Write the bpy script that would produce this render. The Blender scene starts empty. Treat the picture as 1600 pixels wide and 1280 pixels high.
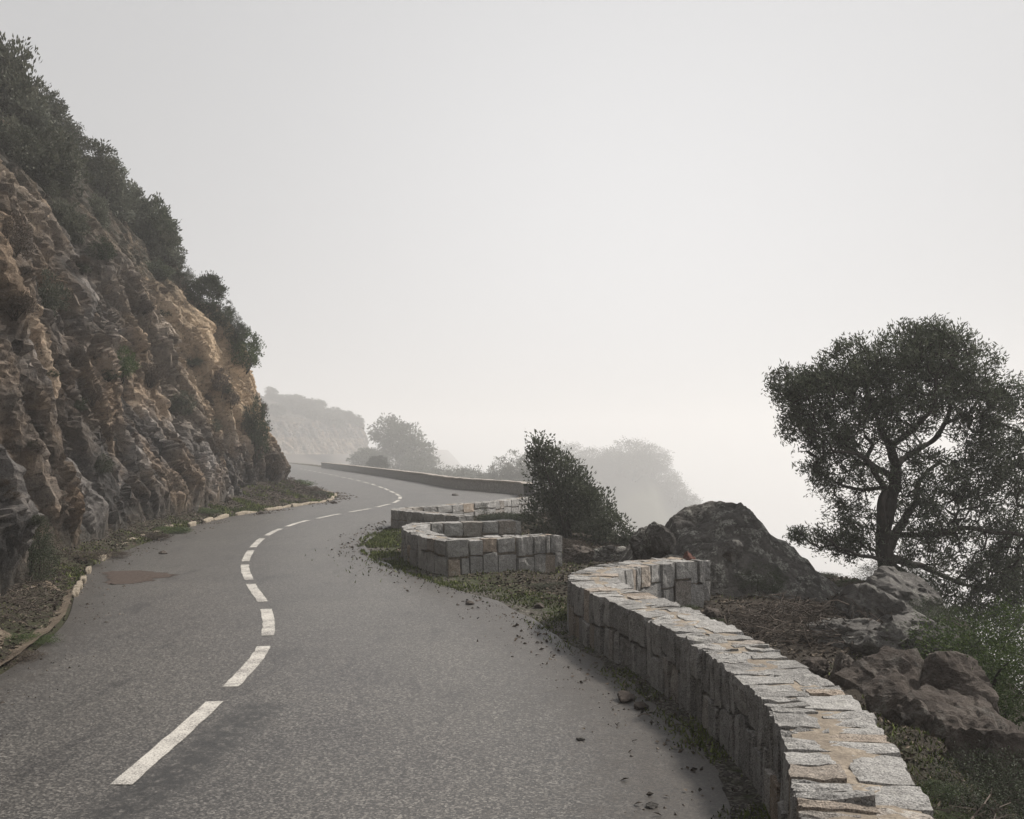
import bpy, math, random
import numpy as np
from mathutils import Vector, Matrix
from mathutils.bvhtree import BVHTree

R = math.radians
sc = bpy.context.scene
COL = sc.collection
rng = np.random.default_rng(7)
random.seed(7)

# ------------------------------------------------------------------ camera, sky, sun, exposure
cam_d = bpy.data.cameras.new('camera'); cam = bpy.data.objects.new('camera', cam_d); COL.objects.link(cam)
cam.location = (0, 0, 2.5); cam.rotation_euler = (R(90), 0, 0)
cam_d.sensor_width = 36; cam_d.lens = 36; cam_d.shift_y = 0.0375
cam_d.clip_start = 0.1; cam_d.clip_end = 6000
sc.camera = cam
SKY_BASE, SKY_RISE = 3.1, 0.5
SUN_EL, SUN_AZ = 47.0, 58.0            # azimuth measured from +Y (view direction) towards +X
w = bpy.data.worlds.new('World'); sc.world = w; w.use_nodes = True
nt = w.node_tree; nt.nodes.clear()
out = nt.nodes.new('ShaderNodeOutputWorld'); bg = nt.nodes.new('ShaderNodeBackground')
sky = nt.nodes.new('ShaderNodeTexSky'); sky.sky_type = 'NISHITA'; sky.sun_disc = False
sky.sun_elevation = R(SUN_EL); sky.sun_rotation = R(SUN_AZ); sky.air_density = 1.0; sky.dust_density = 2.0; sky.ozone_density = 1.0
tc = nt.nodes.new('ShaderNodeTexCoord'); sp = nt.nodes.new('ShaderNodeSeparateXYZ'); cb = nt.nodes.new('ShaderNodeCombineXYZ')
ab = nt.nodes.new('ShaderNodeMath'); ab.operation = 'ABSOLUTE'
ad = nt.nodes.new('ShaderNodeMath'); ad.operation = 'ADD'; ad.inputs[1].default_value = 0.25
hs = nt.nodes.new('ShaderNodeHueSaturation'); hs.inputs['Saturation'].default_value = 0.07
L = nt.links.new
L(tc.outputs['Generated'], sp.inputs[0]); L(sp.outputs['X'], cb.inputs['X']); L(sp.outputs['Y'], cb.inputs['Y'])
L(sp.outputs['Z'], ab.inputs[0]); L(ab.outputs[0], ad.inputs[0]); L(ad.outputs[0], cb.inputs['Z'])
L(cb.outputs[0], sky.inputs['Vector']); L(sky.outputs[0], hs.inputs['Color'])
# overcast cloud deck mixed over the clear sky: brighter towards the zenith as a fog layer is
cl = nt.nodes.new('ShaderNodeMath'); cl.operation = 'MULTIPLY_ADD'; cl.inputs[1].default_value = SKY_RISE; cl.inputs[2].default_value = SKY_BASE
L(ab.outputs[0], cl.inputs[0])
cm = nt.nodes.new('ShaderNodeVectorMath'); cm.operation = 'SCALE'; cm.inputs[0].default_value = (.985, .985, 1.0); L(cl.outputs[0], cm.inputs[3])
mxw = nt.nodes.new('ShaderNodeMix'); mxw.data_type = 'RGBA'; mxw.inputs[0].default_value = .88
# brighter, thinner fog low over the bay ahead
gd = Vector((math.sin(R(7))*math.cos(R(9)), math.cos(R(7))*math.cos(R(9)), math.sin(R(9))))
dp = nt.nodes.new('ShaderNodeVectorMath'); dp.operation = 'DOT_PRODUCT'; dp.inputs[1].default_value = gd; L(tc.outputs['Generated'], dp.inputs[0])
pw = nt.nodes.new('ShaderNodeMath'); pw.operation = 'MULTIPLY_ADD'; pw.inputs[1].default_value = 14.0; pw.inputs[2].default_value = -14.0; L(dp.outputs['Value'], pw.inputs[0])
ex = nt.nodes.new('ShaderNodeMath'); ex.operation = 'EXPONENT'; L(pw.outputs[0], ex.inputs[0])
ga = nt.nodes.new('ShaderNodeMath'); ga.operation = 'MULTIPLY_ADD'; ga.inputs[1].default_value = 1.9; L(ex.outputs[0], ga.inputs[0]); L(cl.outputs[0], ga.inputs[2]); L(ga.outputs[0], cm.inputs[3])
L(hs.outputs[0], mxw.inputs[6]); L(cm.outputs[0], mxw.inputs[7])
L(mxw.outputs[2], bg.inputs['Color']); L(bg.outputs[0], out.inputs['Surface'])
bg.inputs['Strength'].default_value = 0.15
sun_d = bpy.data.lights.new('sun', 'SUN'); sun = bpy.data.objects.new('sun', sun_d); COL.objects.link(sun)
sun_d.energy = 5.0; sun_d.angle = R(7); sun_d.color = (1.0, 0.93, 0.84)
sdir = Vector((math.sin(R(SUN_AZ))*math.cos(R(SUN_EL)), math.cos(R(SUN_AZ))*math.cos(R(SUN_EL)), math.sin(R(SUN_EL))))
sun.rotation_euler = sdir.to_track_quat('Z', 'Y').to_euler(); sun.location = (30, 30, 60)
vs = sc.view_settings; vs.view_transform = 'Standard'; vs.look = 'None'; vs.gamma = 1; vs.use_curve_mapping = False
vs.exposure = 0.13
HAZE = 0.0016
sc.cycles.sample_clamp_indirect = 4.0; sc.cycles.volume_bounces = 3; sc.cycles.max_bounces = 8; sc.cycles.diffuse_bounces = 3
sc.cycles.use_denoising = True; sc.cycles.denoiser = 'OPENIMAGEDENOISE'; sc.cycles.denoising_prefilter = 'ACCURATE'

# ------------------------------------------------------------------ numpy helpers
def _hash(i, j, k, s):
    n = (i.astype(np.int64)*374761393 + j.astype(np.int64)*668265263 + k.astype(np.int64)*1274126177 + s*974634777) & 0xFFFFFFFF
    n = ((n ^ (n >> 13))*1103515245) & 0xFFFFFFFF
    n = ((n ^ (n >> 16))*2246822519) & 0xFFFFFFFF
    n = n ^ (n >> 15)
    return (n & 0xFFFFFF)/float(0xFFFFFF)
def vnoise(p, s=0):
    i = np.floor(p).astype(np.int64); f = p-i; u = f*f*f*(f*(f*6-15)+10)
    r = np.zeros(len(p))
    for a in (0, 1):
        for b in (0, 1):
            for c in (0, 1):
                wt = (u[:, 0] if a else 1-u[:, 0])*(u[:, 1] if b else 1-u[:, 1])*(u[:, 2] if c else 1-u[:, 2])
                r += wt*_hash(i[:, 0]+a, i[:, 1]+b, i[:, 2]+c, s)
    return r*2-1
def fbm(p, o=4, s=0):
    r = 0; a = 1; t = 0
    for k in range(o):
        r = r+a*vnoise(p*2**k+17.3*k, s+k); t += a; a *= .5
    return r/t
JOINTS = np.array([(.55, .1), (-.4, .25), (.15, -.5), (.3, .4), (.5, -.25)])
def crag(p, s=0, tilt=.9, joints=None, off=1.0):
    """piecewise planar facets: every cell has its own offset and tilted plane; returns height and cell random"""
    i = np.floor(p).astype(np.int64)
    best = np.full(len(p), 1e9); h = np.zeros(len(p)); cid = np.zeros(len(p))
    for a in (-1, 0, 1):
        for b in (-1, 0, 1):
            for c in (-1, 0, 1):
                q0, q1, q2 = i[:, 0]+a, i[:, 1]+b, i[:, 2]+c
                d0 = p[:, 0]-(q0+_hash(q0, q1, q2, s)); d1 = p[:, 1]-(q1+_hash(q0, q1, q2, s+1)); d2 = p[:, 2]-(q2+_hash(q0, q1, q2, s+2))
                d = d0*d0+d1*d1+d2*d2
                m = d < best
                g0 = _hash(q0, q1, q2, s+3)-.5; g1 = _hash(q0, q1, q2, s+4)-.5; g2 = _hash(q0, q1, q2, s+5)-.5; o = _hash(q0, q1, q2, s+6)
                if joints is not None:
                    js = (_hash(q0, q1, q2, s+7)*len(joints)).astype(int) % len(joints)
                    g0 = joints[js, 0]+.35*g0; g1 = joints[js, 1]+.35*g1
                hh = off*(o-.5) + tilt*2*(g0*d0+g1*d1+g2*d2)
                best = np.where(m, d, best); h = np.where(m, hh, h); cid = np.where(m, _hash(q0, q1, q2, s+9), cid)
    return h, cid
def chisel(p, s=0, cleft=.16):
    """union of angular pyramids, one per cell: ridges, flat faces and V-shaped clefts (2D)"""
    i = np.floor(p[:, :2]).astype(np.int64); z = np.zeros(len(p), np.int64)
    best = np.full(len(p), -9.0); sec = np.full(len(p), -9.0); cid = np.zeros(len(p))
    for a in (-2, -1, 0, 1, 2):
        for b in (-2, -1, 0, 1, 2):
            q0, q1 = i[:, 0]+a, i[:, 1]+b
            d0 = p[:, 0]-(q0+_hash(q0, q1, z, s)); d1 = p[:, 1]-(q1+_hash(q0, q1, z, s+1))
            th = _hash(q0, q1, z, s+2)*1.1-.55; ct, st = np.cos(th), np.sin(th)
            u = d0*ct+d1*st; v = -d0*st+d1*ct
            m = _hash(q0, q1, z, s+3); n = _hash(q0, q1, z, s+4)
            hh = _hash(q0, q1, z, s+5)*.9-np.maximum(np.maximum(u*(.25+.9*m), -u*(1.3-.9*m)), np.maximum(v*(.3+1.3*n), -v*(1.7-1.3*n)))
            k = hh > best; sec = np.maximum(sec, np.minimum(best, hh)); best = np.where(k, hh, best); cid = np.where(k, _hash(q0, q1, z, s+9), cid)
    return best-.45-cleft*np.exp(-(best-sec)/.07), cid
def mesh_np(name, v, f, mat, smooth=False, attrs=None):
    """v (n,3); f (m,3|4) or list of such"""
    me = bpy.data.meshes.new(name)
    fs = [np.asarray(x) for x in (f if isinstance(f, list) else [f]) if len(x)]
    loops = np.concatenate([x.ravel() for x in fs]); tot = np.concatenate([np.full(len(x), x.shape[1]) for x in fs])
    me.vertices.add(len(v)); me.vertices.foreach_set('co', np.ascontiguousarray(v, dtype=np.float32).ravel())
    me.loops.add(len(loops)); me.loops.foreach_set('vertex_index', loops.astype(np.int32))
    me.polygons.add(len(tot)); st = np.zeros(len(tot), np.int32); st[1:] = np.cumsum(tot)[:-1]
    me.polygons.foreach_set('loop_start', st); me.polygons.foreach_set('loop_total', tot.astype(np.int32))
    me.polygons.foreach_set('use_smooth', np.full(len(tot), bool(smooth)))
    me.update(calc_edges=True)
    for k, a in (attrs or {}).items():
        at = me.attributes.new(k, 'FLOAT', 'POINT'); at.data.foreach_set('value', np.ascontiguousarray(a, dtype=np.float32))
    if mat: me.materials.append(mat)
    return me
def link(name, me, parent=None, loc=(0, 0, 0), rot=(0, 0, 0), scale=(1, 1, 1)):
    o = bpy.data.objects.new(name, me); COL.objects.link(o)
    o.location = loc; o.rotation_euler = rot; o.scale = scale
    if parent: o.parent = parent
    return o
def tag(o, label=None, cat=None, group=None, kind=None):
    if label: o['label'] = label
    if cat: o['category'] = cat
    if group: o['group'] = group
    if kind: o['kind'] = kind
    return o
def empty(name, loc=(0, 0, 0), rz=0):
    o = bpy.data.objects.new(name, None); COL.objects.link(o); o.location = loc; o.rotation_euler = (0, 0, rz); o.empty_display_size = .2
    return o
def grid_faces(nu, nv):
    a = np.arange(nu*nv).reshape(nu, nv)
    return np.stack([a[:-1, :-1], a[1:, :-1], a[1:, 1:], a[:-1, 1:]], -1).reshape(-1, 4)
def tube(pts, rad, sides=6):
    pts = np.asarray(pts, float); n = len(pts); rad = np.broadcast_to(rad, (n,))
    t = np.gradient(pts, axis=0); t /= np.linalg.norm(t, axis=1, keepdims=True)+1e-9
    ref = np.where(np.abs(t[:, 2:3]) > .9, np.array([[1., 0, 0]]), np.array([[0, 0, 1.]]))
    u = np.cross(t, ref); u /= np.linalg.norm(u, axis=1, keepdims=True)+1e-9; b = np.cross(t, u)
    an = np.arange(sides)*2*math.pi/sides
    v = pts[:, None]+rad[:, None, None]*(np.cos(an)[None, :, None]*u[:, None]+np.sin(an)[None, :, None]*b[:, None])
    k = np.arange(n*sides).reshape(n, sides); k2 = np.roll(k, -1, 1)
    f = np.stack([k[:-1], k2[:-1], k2[1:], k[1:]], -1).reshape(-1, 4)
    return v.reshape(-1, 3), f
def join(parts):
    v = []; f = []; o = 0
    for a, b in parts:
        v.append(a); f.append(np.asarray(b)+o); o += len(a)
    return np.concatenate(v), np.concatenate(f)
def smooth_curve(tab):
    """monotone-in-Y table -> callable X(Y), cubic (Catmull-Rom)"""
    t = np.array(tab, float); ys, xs = t[:, 0], t[:, 1]; m = np.gradient(xs, ys)
    def fn(y):
        y = np.asarray(y, float); i = np.clip(np.searchsorted(ys, y)-1, 0, len(ys)-2)
        h = ys[i+1]-ys[i]; u = np.clip((y-ys[i])/h, 0, 1)
        return (2*u**3-3*u**2+1)*xs[i]+(u**3-2*u**2+u)*h*m[i]+(-2*u**3+3*u**2)*xs[i+1]+(u**3-u**2)*h*m[i+1]
    return fn
def sstep(a, b, x):
    t = np.clip((x-a)/(b-a), 0, 1); return t*t*(3-2*t)

# ------------------------------------------------------------------ materials
class NT:
    def __init__(s, name):
        s.m = bpy.data.materials.new(name); s.m.use_nodes = True; s.t = s.m.node_tree; s.t.nodes.clear()
        s.o = s.n('OutputMaterial'); s.b = s.n('BsdfPrincipled'); s.l(s.b.outputs[0], s.o.inputs['Surface'])
        s.b.inputs['Specular IOR Level'].default_value = .25
        s.co = s.n('TexCoord').outputs['Object']
    def n(s, t): return s.t.nodes.new('ShaderNode'+t)
    def l(s, a, b): s.t.links.new(a, b)
    def geo(s):
        s.co = s.n('NewGeometry').outputs['Position']
    def noise(s, scale, detail=4, rough=.55, dist=0, stretch=None, co=None):
        n = s.n('TexNoise'); n.inputs['Scale'].default_value = scale; n.inputs['Detail'].default_value = detail
        n.inputs['Roughness'].default_value = rough; n.inputs['Distortion'].default_value = dist
        c = co or s.co
        if stretch:
            mp = s.n('Mapping'); mp.inputs['Rotation'].default_value = stretch[0]; mp.inputs['Scale'].default_value = stretch[1]; s.l(c, mp.inputs[0]); c = mp.outputs[0]
        s.l(c, n.inputs['Vector']); return n.outputs['Fac']
    def vor(s, scale, feature='F1', out='Distance', rand=1):
        n = s.n('TexVoronoi'); n.feature = feature; n.inputs['Scale'].default_value = scale; n.inputs['Randomness'].default_value = rand
        s.l(s.co, n.inputs['Vector']); return n.outputs[out]
    def ramp(s, fac, stops):
        r = s.n('ValToRGB'); e = r.color_ramp.elements
        while len(e) > 1: e.remove(e[-1])
        for k, (p, c) in enumerate(stops):
            el = e[0] if k == 0 else e.new(p)
            el.position = p; c = (c,)*3 if not hasattr(c, '__len__') else c; el.color = (*c[:3], 1)
        s.l(fac, r.inputs[0]); return r.outputs[0]
    def mix(s, fac, a, b, mode='MIX'):
        m = s.n('Mix'); m.data_type = 'RGBA'; m.blend_type = mode; m.clamp_factor = True
        for sock, v in ((m.inputs[0], fac), (m.inputs[6], a), (m.inputs[7], b)):
            if hasattr(v, 'links'): s.l(v, sock)
            else: sock.default_value = v if not hasattr(v, '__len__') else (*v[:3], 1)
        return m.outputs[2]
    def math(s, op, a, b=0):
        m = s.n('Math'); m.operation = op
        for sock, v in ((m.inputs[0], a), (m.inputs[1], b)):
            if hasattr(v, 'links'): s.l(v, sock)
            else: sock.default_value = v
        return m.outputs[0]
    def attr(s, k):
        a = s.n('Attribute'); a.attribute_name = k; return a.outputs['Fac']
    def rand(s): return s.n('ObjectInfo').outputs['Random']
    def bump(s, h, strength, dist, prev=None):
        b = s.n('Bump'); b.inputs['Strength'].default_value = strength; b.inputs['Distance'].default_value = dist
        s.l(h, b.inputs['Height'])
        if prev: s.l(prev, b.inputs['Normal'])
        return b.outputs[0]
    def done(s, col, rough=.9, nrm=None):
        if hasattr(col, 'links'): s.l(col, s.b.inputs['Base Color'])
        else: s.b.inputs['Base Color'].default_value = (*col, 1)
        if hasattr(rough, 'links'): s.l(rough, s.b.inputs['Roughness'])
        else: s.b.inputs['Roughness'].default_value = rough
        if nrm: s.l(nrm, s.b.inputs['Normal'])
        return s.m

def mat_asphalt():
    m = NT('asphalt'); m.geo()
    sp_ = m.vor(64, 'F1', 'Color'); r = m.n('SeparateColor'); m.l(sp_, r.inputs[0])
    agg = m.ramp(r.outputs[0], [(0, (.012, .012, .013)), (.35, (.07, .067, .065)), (.65, (.2, .19, .175)), (.88, (.46, .435, .395)), (1, (.75, .72, .66))])
    fine = m.noise(160, 2); agg = m.mix(.3, agg, m.ramp(fine, [(.3, (.04, .04, .04)), (.7, (.34, .32, .295))]))
    m.b.inputs['Specular IOR Level'].default_value = .5
    big = m.noise(.45, 4, .6); agg = m.mix(m.ramp(big, [(.35, 0), (.7, .5)]), agg, m.mix(1, agg, (.62, .62, .66), 'MULTIPLY'))
    st = m.noise(1.9, 5, .65, .6, ((0, 0, .2), (1.4, .35, 1))); agg = m.mix(m.ramp(st, [(.56, 0), (.68, .75)]), agg, m.mix(1, agg, (.45, .45, .47), 'MULTIPLY'))
    agg = m.mix(m.math('MULTIPLY', m.attr('track'), m.ramp(m.noise(.9, 4), [(.3, .1), (.65, .55)])), agg, m.mix(1, agg, (.72, .73, .76), 'MULTIPLY'))
    e_ = m.noise(4.5, 7, .75); dirt = m.ramp(m.math('ADD', m.attr('dirt'), m.math('MULTIPLY', m.math('SUBTRACT', e_, .5), 1.6)), [(.42, 0), (.75, .6), (1.0, 1)])
    agg = m.mix(m.math('MULTIPLY', dirt, .85), agg, m.mix(r.outputs[1], (.036, .03, .025), (.14, .118, .096)))
    h = m.math('ADD', r.outputs[0], m.math('MULTIPLY', fine, .4))
    agg = m.mix(1, agg, (.39, .385, .38), 'MULTIPLY')
    cz = m.math('MULTIPLY', m.attr('crackzone'), m.ramp(m.noise(4.5, 5, .75), [(.36, .1), (.52, 1)]))
    wv = m.n('VectorMath'); wv.operation = 'MULTIPLY_ADD'; nz = m.n('TexNoise'); nz.inputs['Scale'].default_value = 6; nz.inputs['Detail'].default_value = 4; m.l(m.co, nz.inputs['Vector']); m.l(nz.outputs['Color'], wv.inputs[0]); wv.inputs[1].default_value = (.16, .16, 0); m.l(m.co, wv.inputs[2])
    mp = m.n('Mapping'); mp.inputs['Scale'].default_value = (8.5, 4.2, 1); m.l(wv.outputs[0], mp.inputs[0])
    ve = m.n('TexVoronoi'); ve.feature = 'DISTANCE_TO_EDGE'; ve.inputs['Scale'].default_value = 1; m.l(mp.outputs[0], ve.inputs['Vector'])
    ck = m.math('MULTIPLY', cz, m.ramp(ve.outputs['Distance'], [(.0, 1), (.13, .95), (.26, 0)]))
    agg = m.mix(m.math('MULTIPLY', cz, .36), agg, (.03, .029, .028)); agg = m.mix(m.math('MULTIPLY', ck, .9), agg, (.012, .012, .012))
    m.b.inputs['Specular IOR Level'].default_value = .65
    return m.done(agg, .48, m.bump(h, .6, .008))
def mat_paint():
    m = NT('road_paint'); m.geo()
    w_ = m.noise(55, 3, .7); w2 = m.noise(3.5, 4)
    wear = m.ramp(m.math('ADD', w_, m.math('MULTIPLY', w2, .6)), [(.66, 1), (.8, .45), (.95, .08)])
    c = m.mix(m.math('MULTIPLY', wear, .85), (.58, .56, .52), (.13, .125, .12))
    return m.done(c, .7, m.bump(w_, .4, .006))
def mat_ground():
    m = NT('soil'); m.geo()
    a = m.noise(7, 6, .7); b = m.noise(42, 5, .75)
    c = m.ramp(b, [(.25, (.016, .013, .011)), (.5, (.044, .035, .027)), (.64, (.078, .063, .05)), (.8, (.17, .145, .12))])
    c = m.mix(m.ramp(a, [(.4, 0), (.65, .6)]), c, (.055, .045, .036))
    g = m.math('MULTIPLY', m.attr('moss'), m.ramp(m.noise(4.5, 5, .7), [(.36, 0), (.55, 1)]))
    gc = m.ramp(b, [(.3, (.018, .026, .008)), (.55, (.05, .07, .018)), (.8, (.1, .12, .03))])
    c = m.mix(g, c, gc)
    gr = m.math('MULTIPLY', m.attr('gravel'), m.ramp(m.noise(5, 5, .7), [(.3, 0), (.5, 1)]))
    v = m.vor(45, 'F1', 'Color'); s_ = m.n('SeparateColor'); m.l(v, s_.inputs[0])
    c = m.mix(gr, c, m.ramp(s_.outputs[0], [(0, (.04, .037, .033)), (.6, (.12, .11, .1)), (1, (.28, .26, .23))]))
    return m.done(c, .95, m.bump(b, .9, .05, m.bump(a, .6, .1)))
def mat_cliff():
    m = NT('cliff_rock'); m.geo()
    big = m.noise(.24, 5, .6); mid = m.noise(1.7, 10, .78); fine = m.noise(8, 9, .8); grain = m.noise(36, 6, .8)
    tint = m.attr('tint')
    sel = m.math('ADD', m.math('MULTIPLY', tint, .6), m.math('MULTIPLY', mid, .45))
    ro = m.ramp(sel, [(.25, (.03, .024, .02)), (.42, (.06, .048, .04)), (.54, (.115, .09, .07)), (.65, (.2, .15, .108)), (.82, (.4, .32, .245))])
    gy = m.ramp(sel, [(.28, (.034, .034, .036)), (.52, (.092, .089, .089)), (.76, (.28, .265, .255))])
    c = m.mix(m.ramp(big, [(.44, 0), (.56, .9)]), ro, gy)
    rust = m.ramp(m.noise(.6, 8, .75), [(.55, 0), (.65, .3)])
    c = m.mix(rust, c, m.mix(fine, (.05, .025, .012), (.26, .135, .06)))
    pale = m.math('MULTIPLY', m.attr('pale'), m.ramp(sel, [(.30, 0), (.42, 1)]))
    c = m.mix(m.math('MULTIPLY', pale, .9), c, m.mix(fine, (.36, .26, .165), (.74, .58, .41)))  # pale rock, with the cliff corner's sunlit look put into its colour
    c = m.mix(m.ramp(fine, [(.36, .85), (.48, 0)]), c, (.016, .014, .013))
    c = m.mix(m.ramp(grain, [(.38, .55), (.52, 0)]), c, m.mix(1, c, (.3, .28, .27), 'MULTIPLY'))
    c = m.mix(m.ramp(fine, [(.56, 0), (.68, .5)]), c, (.36, .31, .255))
    fa = m.n('MapRange'); m.l(m.attr('facet'), fa.inputs[0]); fa.inputs[1].default_value = .15; fa.inputs[2].default_value = .85; fa.inputs[3].default_value = .35; fa.inputs[4].default_value = 1.55
    fs = m.n('VectorMath'); fs.operation = 'SCALE'; m.l(c, fs.inputs[0]); m.l(fa.outputs[0], fs.inputs[3]); c = fs.outputs[0]
    veg = m.math('MULTIPLY', m.attr('veg'), m.ramp(m.noise(1.6, 6, .7), [(.3, 0), (.5, .95)]))
    c = m.mix(veg, c, m.ramp(fine, [(.38, (.014, .013, .010)), (.55, (.05, .045, .034)), (.75, (.12, .1, .08))]))
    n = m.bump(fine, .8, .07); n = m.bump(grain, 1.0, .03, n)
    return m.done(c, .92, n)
def mat_granite(name='granite', base=((.11, .11, .112), (.34, .335, .328), (.58, .57, .55)), warm=.35, lich=.5):
    m = NT(name)
    oi = m.n('ObjectInfo'); ad_ = m.n('VectorMath'); ad_.operation = 'ADD'
    mu = m.n('VectorMath'); mu.operation = 'SCALE'; mu.inputs[3].default_value = 37.0
    cx = m.n('CombineXYZ'); m.l(oi.outputs['Random'], cx.inputs[0]); m.l(oi.outputs['Random'], cx.inputs[1]); m.l(cx.outputs[0], mu.inputs[0])
    g = m.n('NewGeometry').outputs['Position']; m.l(g, ad_.inputs[0]); m.l(mu.outputs[0], ad_.inputs[1]); m.co = ad_.outputs[0]
    s1 = m.noise(85, 3, .7); s2 = m.noise(9, 5, .65, .4)
    c = m.ramp(s1, [(.32, base[0]), (.5, base[1]), (.68, base[2])])
    c = m.mix(m.ramp(s2, [(.35, .6), (.6, 0)]), c, m.mix(1, c, (.5, .49, .48), 'MULTIPLY'))
    r2 = m.math('FRACT', m.math('MULTIPLY', oi.outputs['Random'], 7.31))
    c = m.mix(m.math('MULTIPLY', m.ramp(r2, [(.82, 0), (1.0, 1)]), warm*2), c, m.mix(1, c, (1.05, .8, .58), 'MULTIPLY'))
    v = m.n('MapRange'); m.l(oi.outputs['Random'], v.inputs[0]); v.inputs[3].default_value = .72; v.inputs[4].default_value = 1.12
    sc_ = m.n('VectorMath'); sc_.operation = 'SCALE'; m.l(c, sc_.inputs[0]); m.l(v.outputs[0], sc_.inputs[3]); c = sc_.outputs[0]
    li = m.ramp(m.noise(5.5, 6, .75), [(.56, 0), (.64, lich)]); c = m.mix(li, c, m.mix(s1, (.3, .3, .28), (.62, .61, .57)))
    n = m.bump(m.noise(16, 5, .7), .8, .05); n = m.bump(s1, .6, .012, n)
    return m.done(c, .9, n)
def mat_mortar():
    m = NT('mortar'); m.geo()
    a = m.noise(30, 5, .7); b = m.noise(4, 4)
    c = m.ramp(a, [(.3, (.15, .125, .1)), (.55, (.32, .275, .22)), (.75, (.44, .39, .325))])
    c = m.mix(m.ramp(b, [(.4, .6), (.6, 0)]), c, (.16, .135, .11))
    return m.done(c, .95, m.bump(a, .8, .02))
def mat_rock(name, cols, scale=1.0, lich=0.0, lc=(.34, .34, .31)):
    m = NT(name); m.geo()
    a = m.noise(3.2*scale, 9, .74); b = m.noise(18*scale, 7, .75)
    c = m.ramp(a, [(.28, cols[0]), (.5, cols[1]), (.72, cols[2])])
    c = m.mix(m.ramp(b, [(.3, .7), (.48, 0)]), c, m.mix(1, c, (.4, .39, .38), 'MULTIPLY'))
    if lich:
        f = m.math('MULTIPLY', m.ramp(m.noise(2.2*scale, 7, .75), [(.52, 0), (.6, 1)]), m.ramp(b, [(.42, 0), (.55, lich)])); c = m.mix(f, c, lc)
    n = m.bump(a, .6, .08); n = m.bump(b, 1.0, .04, n); n = m.bump(m.noise(70*scale, 4, .7), .5, .01, n)
    return m.done(c, .92, n)
def mat_leaf(name, dark, mid, light, trans=.25):
    m = NT(name)
    a = m.attr('tint')
    c = m.ramp(a, [(0, dark), (.55, mid), (1, light)])
    ri = m.n('MapRange'); m.l(m.rand(), ri.inputs[0]); ri.inputs[3].default_value = .85; ri.inputs[4].default_value = 1.15
    sc_ = m.n('VectorMath'); sc_.operation = 'SCALE'; m.l(c, sc_.inputs[0]); m.l(ri.outputs[0], sc_.inputs[3])
    m.l(sc_.outputs[0], m.b.inputs['Base Color']); m.b.inputs['Roughness'].default_value = .6
    tr = m.n('BsdfTranslucent'); m.l(sc_.outputs[0], tr.inputs[0]); mx = m.n('MixShader'); mx.inputs[0].default_value = trans
    m.l(m.b.outputs[0], mx.inputs[1]); m.l(tr.outputs[0], mx.inputs[2]); m.l(mx.outputs[0], m.o.inputs['Surface'])
    return m.m
def mat_bark(name, a, b):
    m = NT(name); n = m.noise(14, 6, .7, .3, ((0, 0, 0), (1, 1, .3)))
    return m.done(m.ramp(n, [(.35, a), (.65, b)]), .95, m.bump(n, .9, .03))
def mat_twoc(name, a, b):
    m = NT(name); c = m.mix(m.attr('tint'), a, b); return m.done(c, .9)

M = dict(
    asphalt=mat_asphalt(), paint=mat_paint(), soil=mat_ground(), cliff=mat_cliff(),
    granite=mat_granite(), mortar=mat_mortar(),
    outcrop=mat_rock('lichen_rock', ((.026, .024, .023), (.075, .07, .065), (.15, .142, .133)), 1.2, .95),
    greyrock=mat_rock('grey_rock', ((.05, .048, .046), (.12, .115, .11), (.24, .23, .22)), 1.2, .5),
    brownrock=mat_rock('brown_rock', ((.026, .022, .02), (.085, .07, .061), (.17, .148, .13)), 1, .55, (.2, .195, .18)),
    redrock=mat_rock('rusty_rock', ((.05, .02, .016), (.14, .055, .04), (.2, .12, .1)), 3),
    concrete=mat_rock('kerb_concrete', ((.2, .165, .125), (.36, .31, .245), (.5, .44, .36)), 2),
    gutter=mat_rock('gutter_concrete', ((.08, .062, .045), (.17, .135, .1), (.27, .225, .175)), 1.6),
    patch=mat_rock('repair_patch', ((.055, .044, .038), (.115, .088, .075), (.18, .14, .12)), 5),
    tar=NT('tar').done((.032, .031, .03), .85),
    olive=mat_leaf('olive_leaf', (.024, .032, .02), (.075, .09, .058), (.165, .182, .13)),
    dark=mat_leaf('dark_leaf', (.016, .022, .012), (.042, .055, .03), (.085, .102, .06)),
    green=mat_leaf('green_leaf', (.022, .04, .012), (.06, .095, .028), (.12, .155, .055)),
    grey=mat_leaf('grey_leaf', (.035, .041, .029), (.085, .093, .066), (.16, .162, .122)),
    misty=mat_leaf('fog_paled_leaf', (.05, .058, .045), (.115, .125, .098), (.2, .21, .17)),  # leaf colour lightened to imitate fog over the cliff-top trees
    dry=mat_leaf('dry_leaf', (.035, .027, .021), (.085, .067, .053), (.15, .122, .1), .15),
    bark=mat_bark('bark', (.018, .016, .014), (.06, .052, .045)),
    twig=mat_twoc('dead_twig', (.035, .028, .023), (.17, .14, .12)),
    litter=mat_twoc('leaf_litter', (.025, .02, .016), (.22, .18, .14)),
    grass=mat_twoc('grass_blade', (.03, .045, .010), (.14, .17, .042)),
    gravel=mat_twoc('gravel', (.04, .034, .028), (.22, .19, .165)),
)

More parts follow.
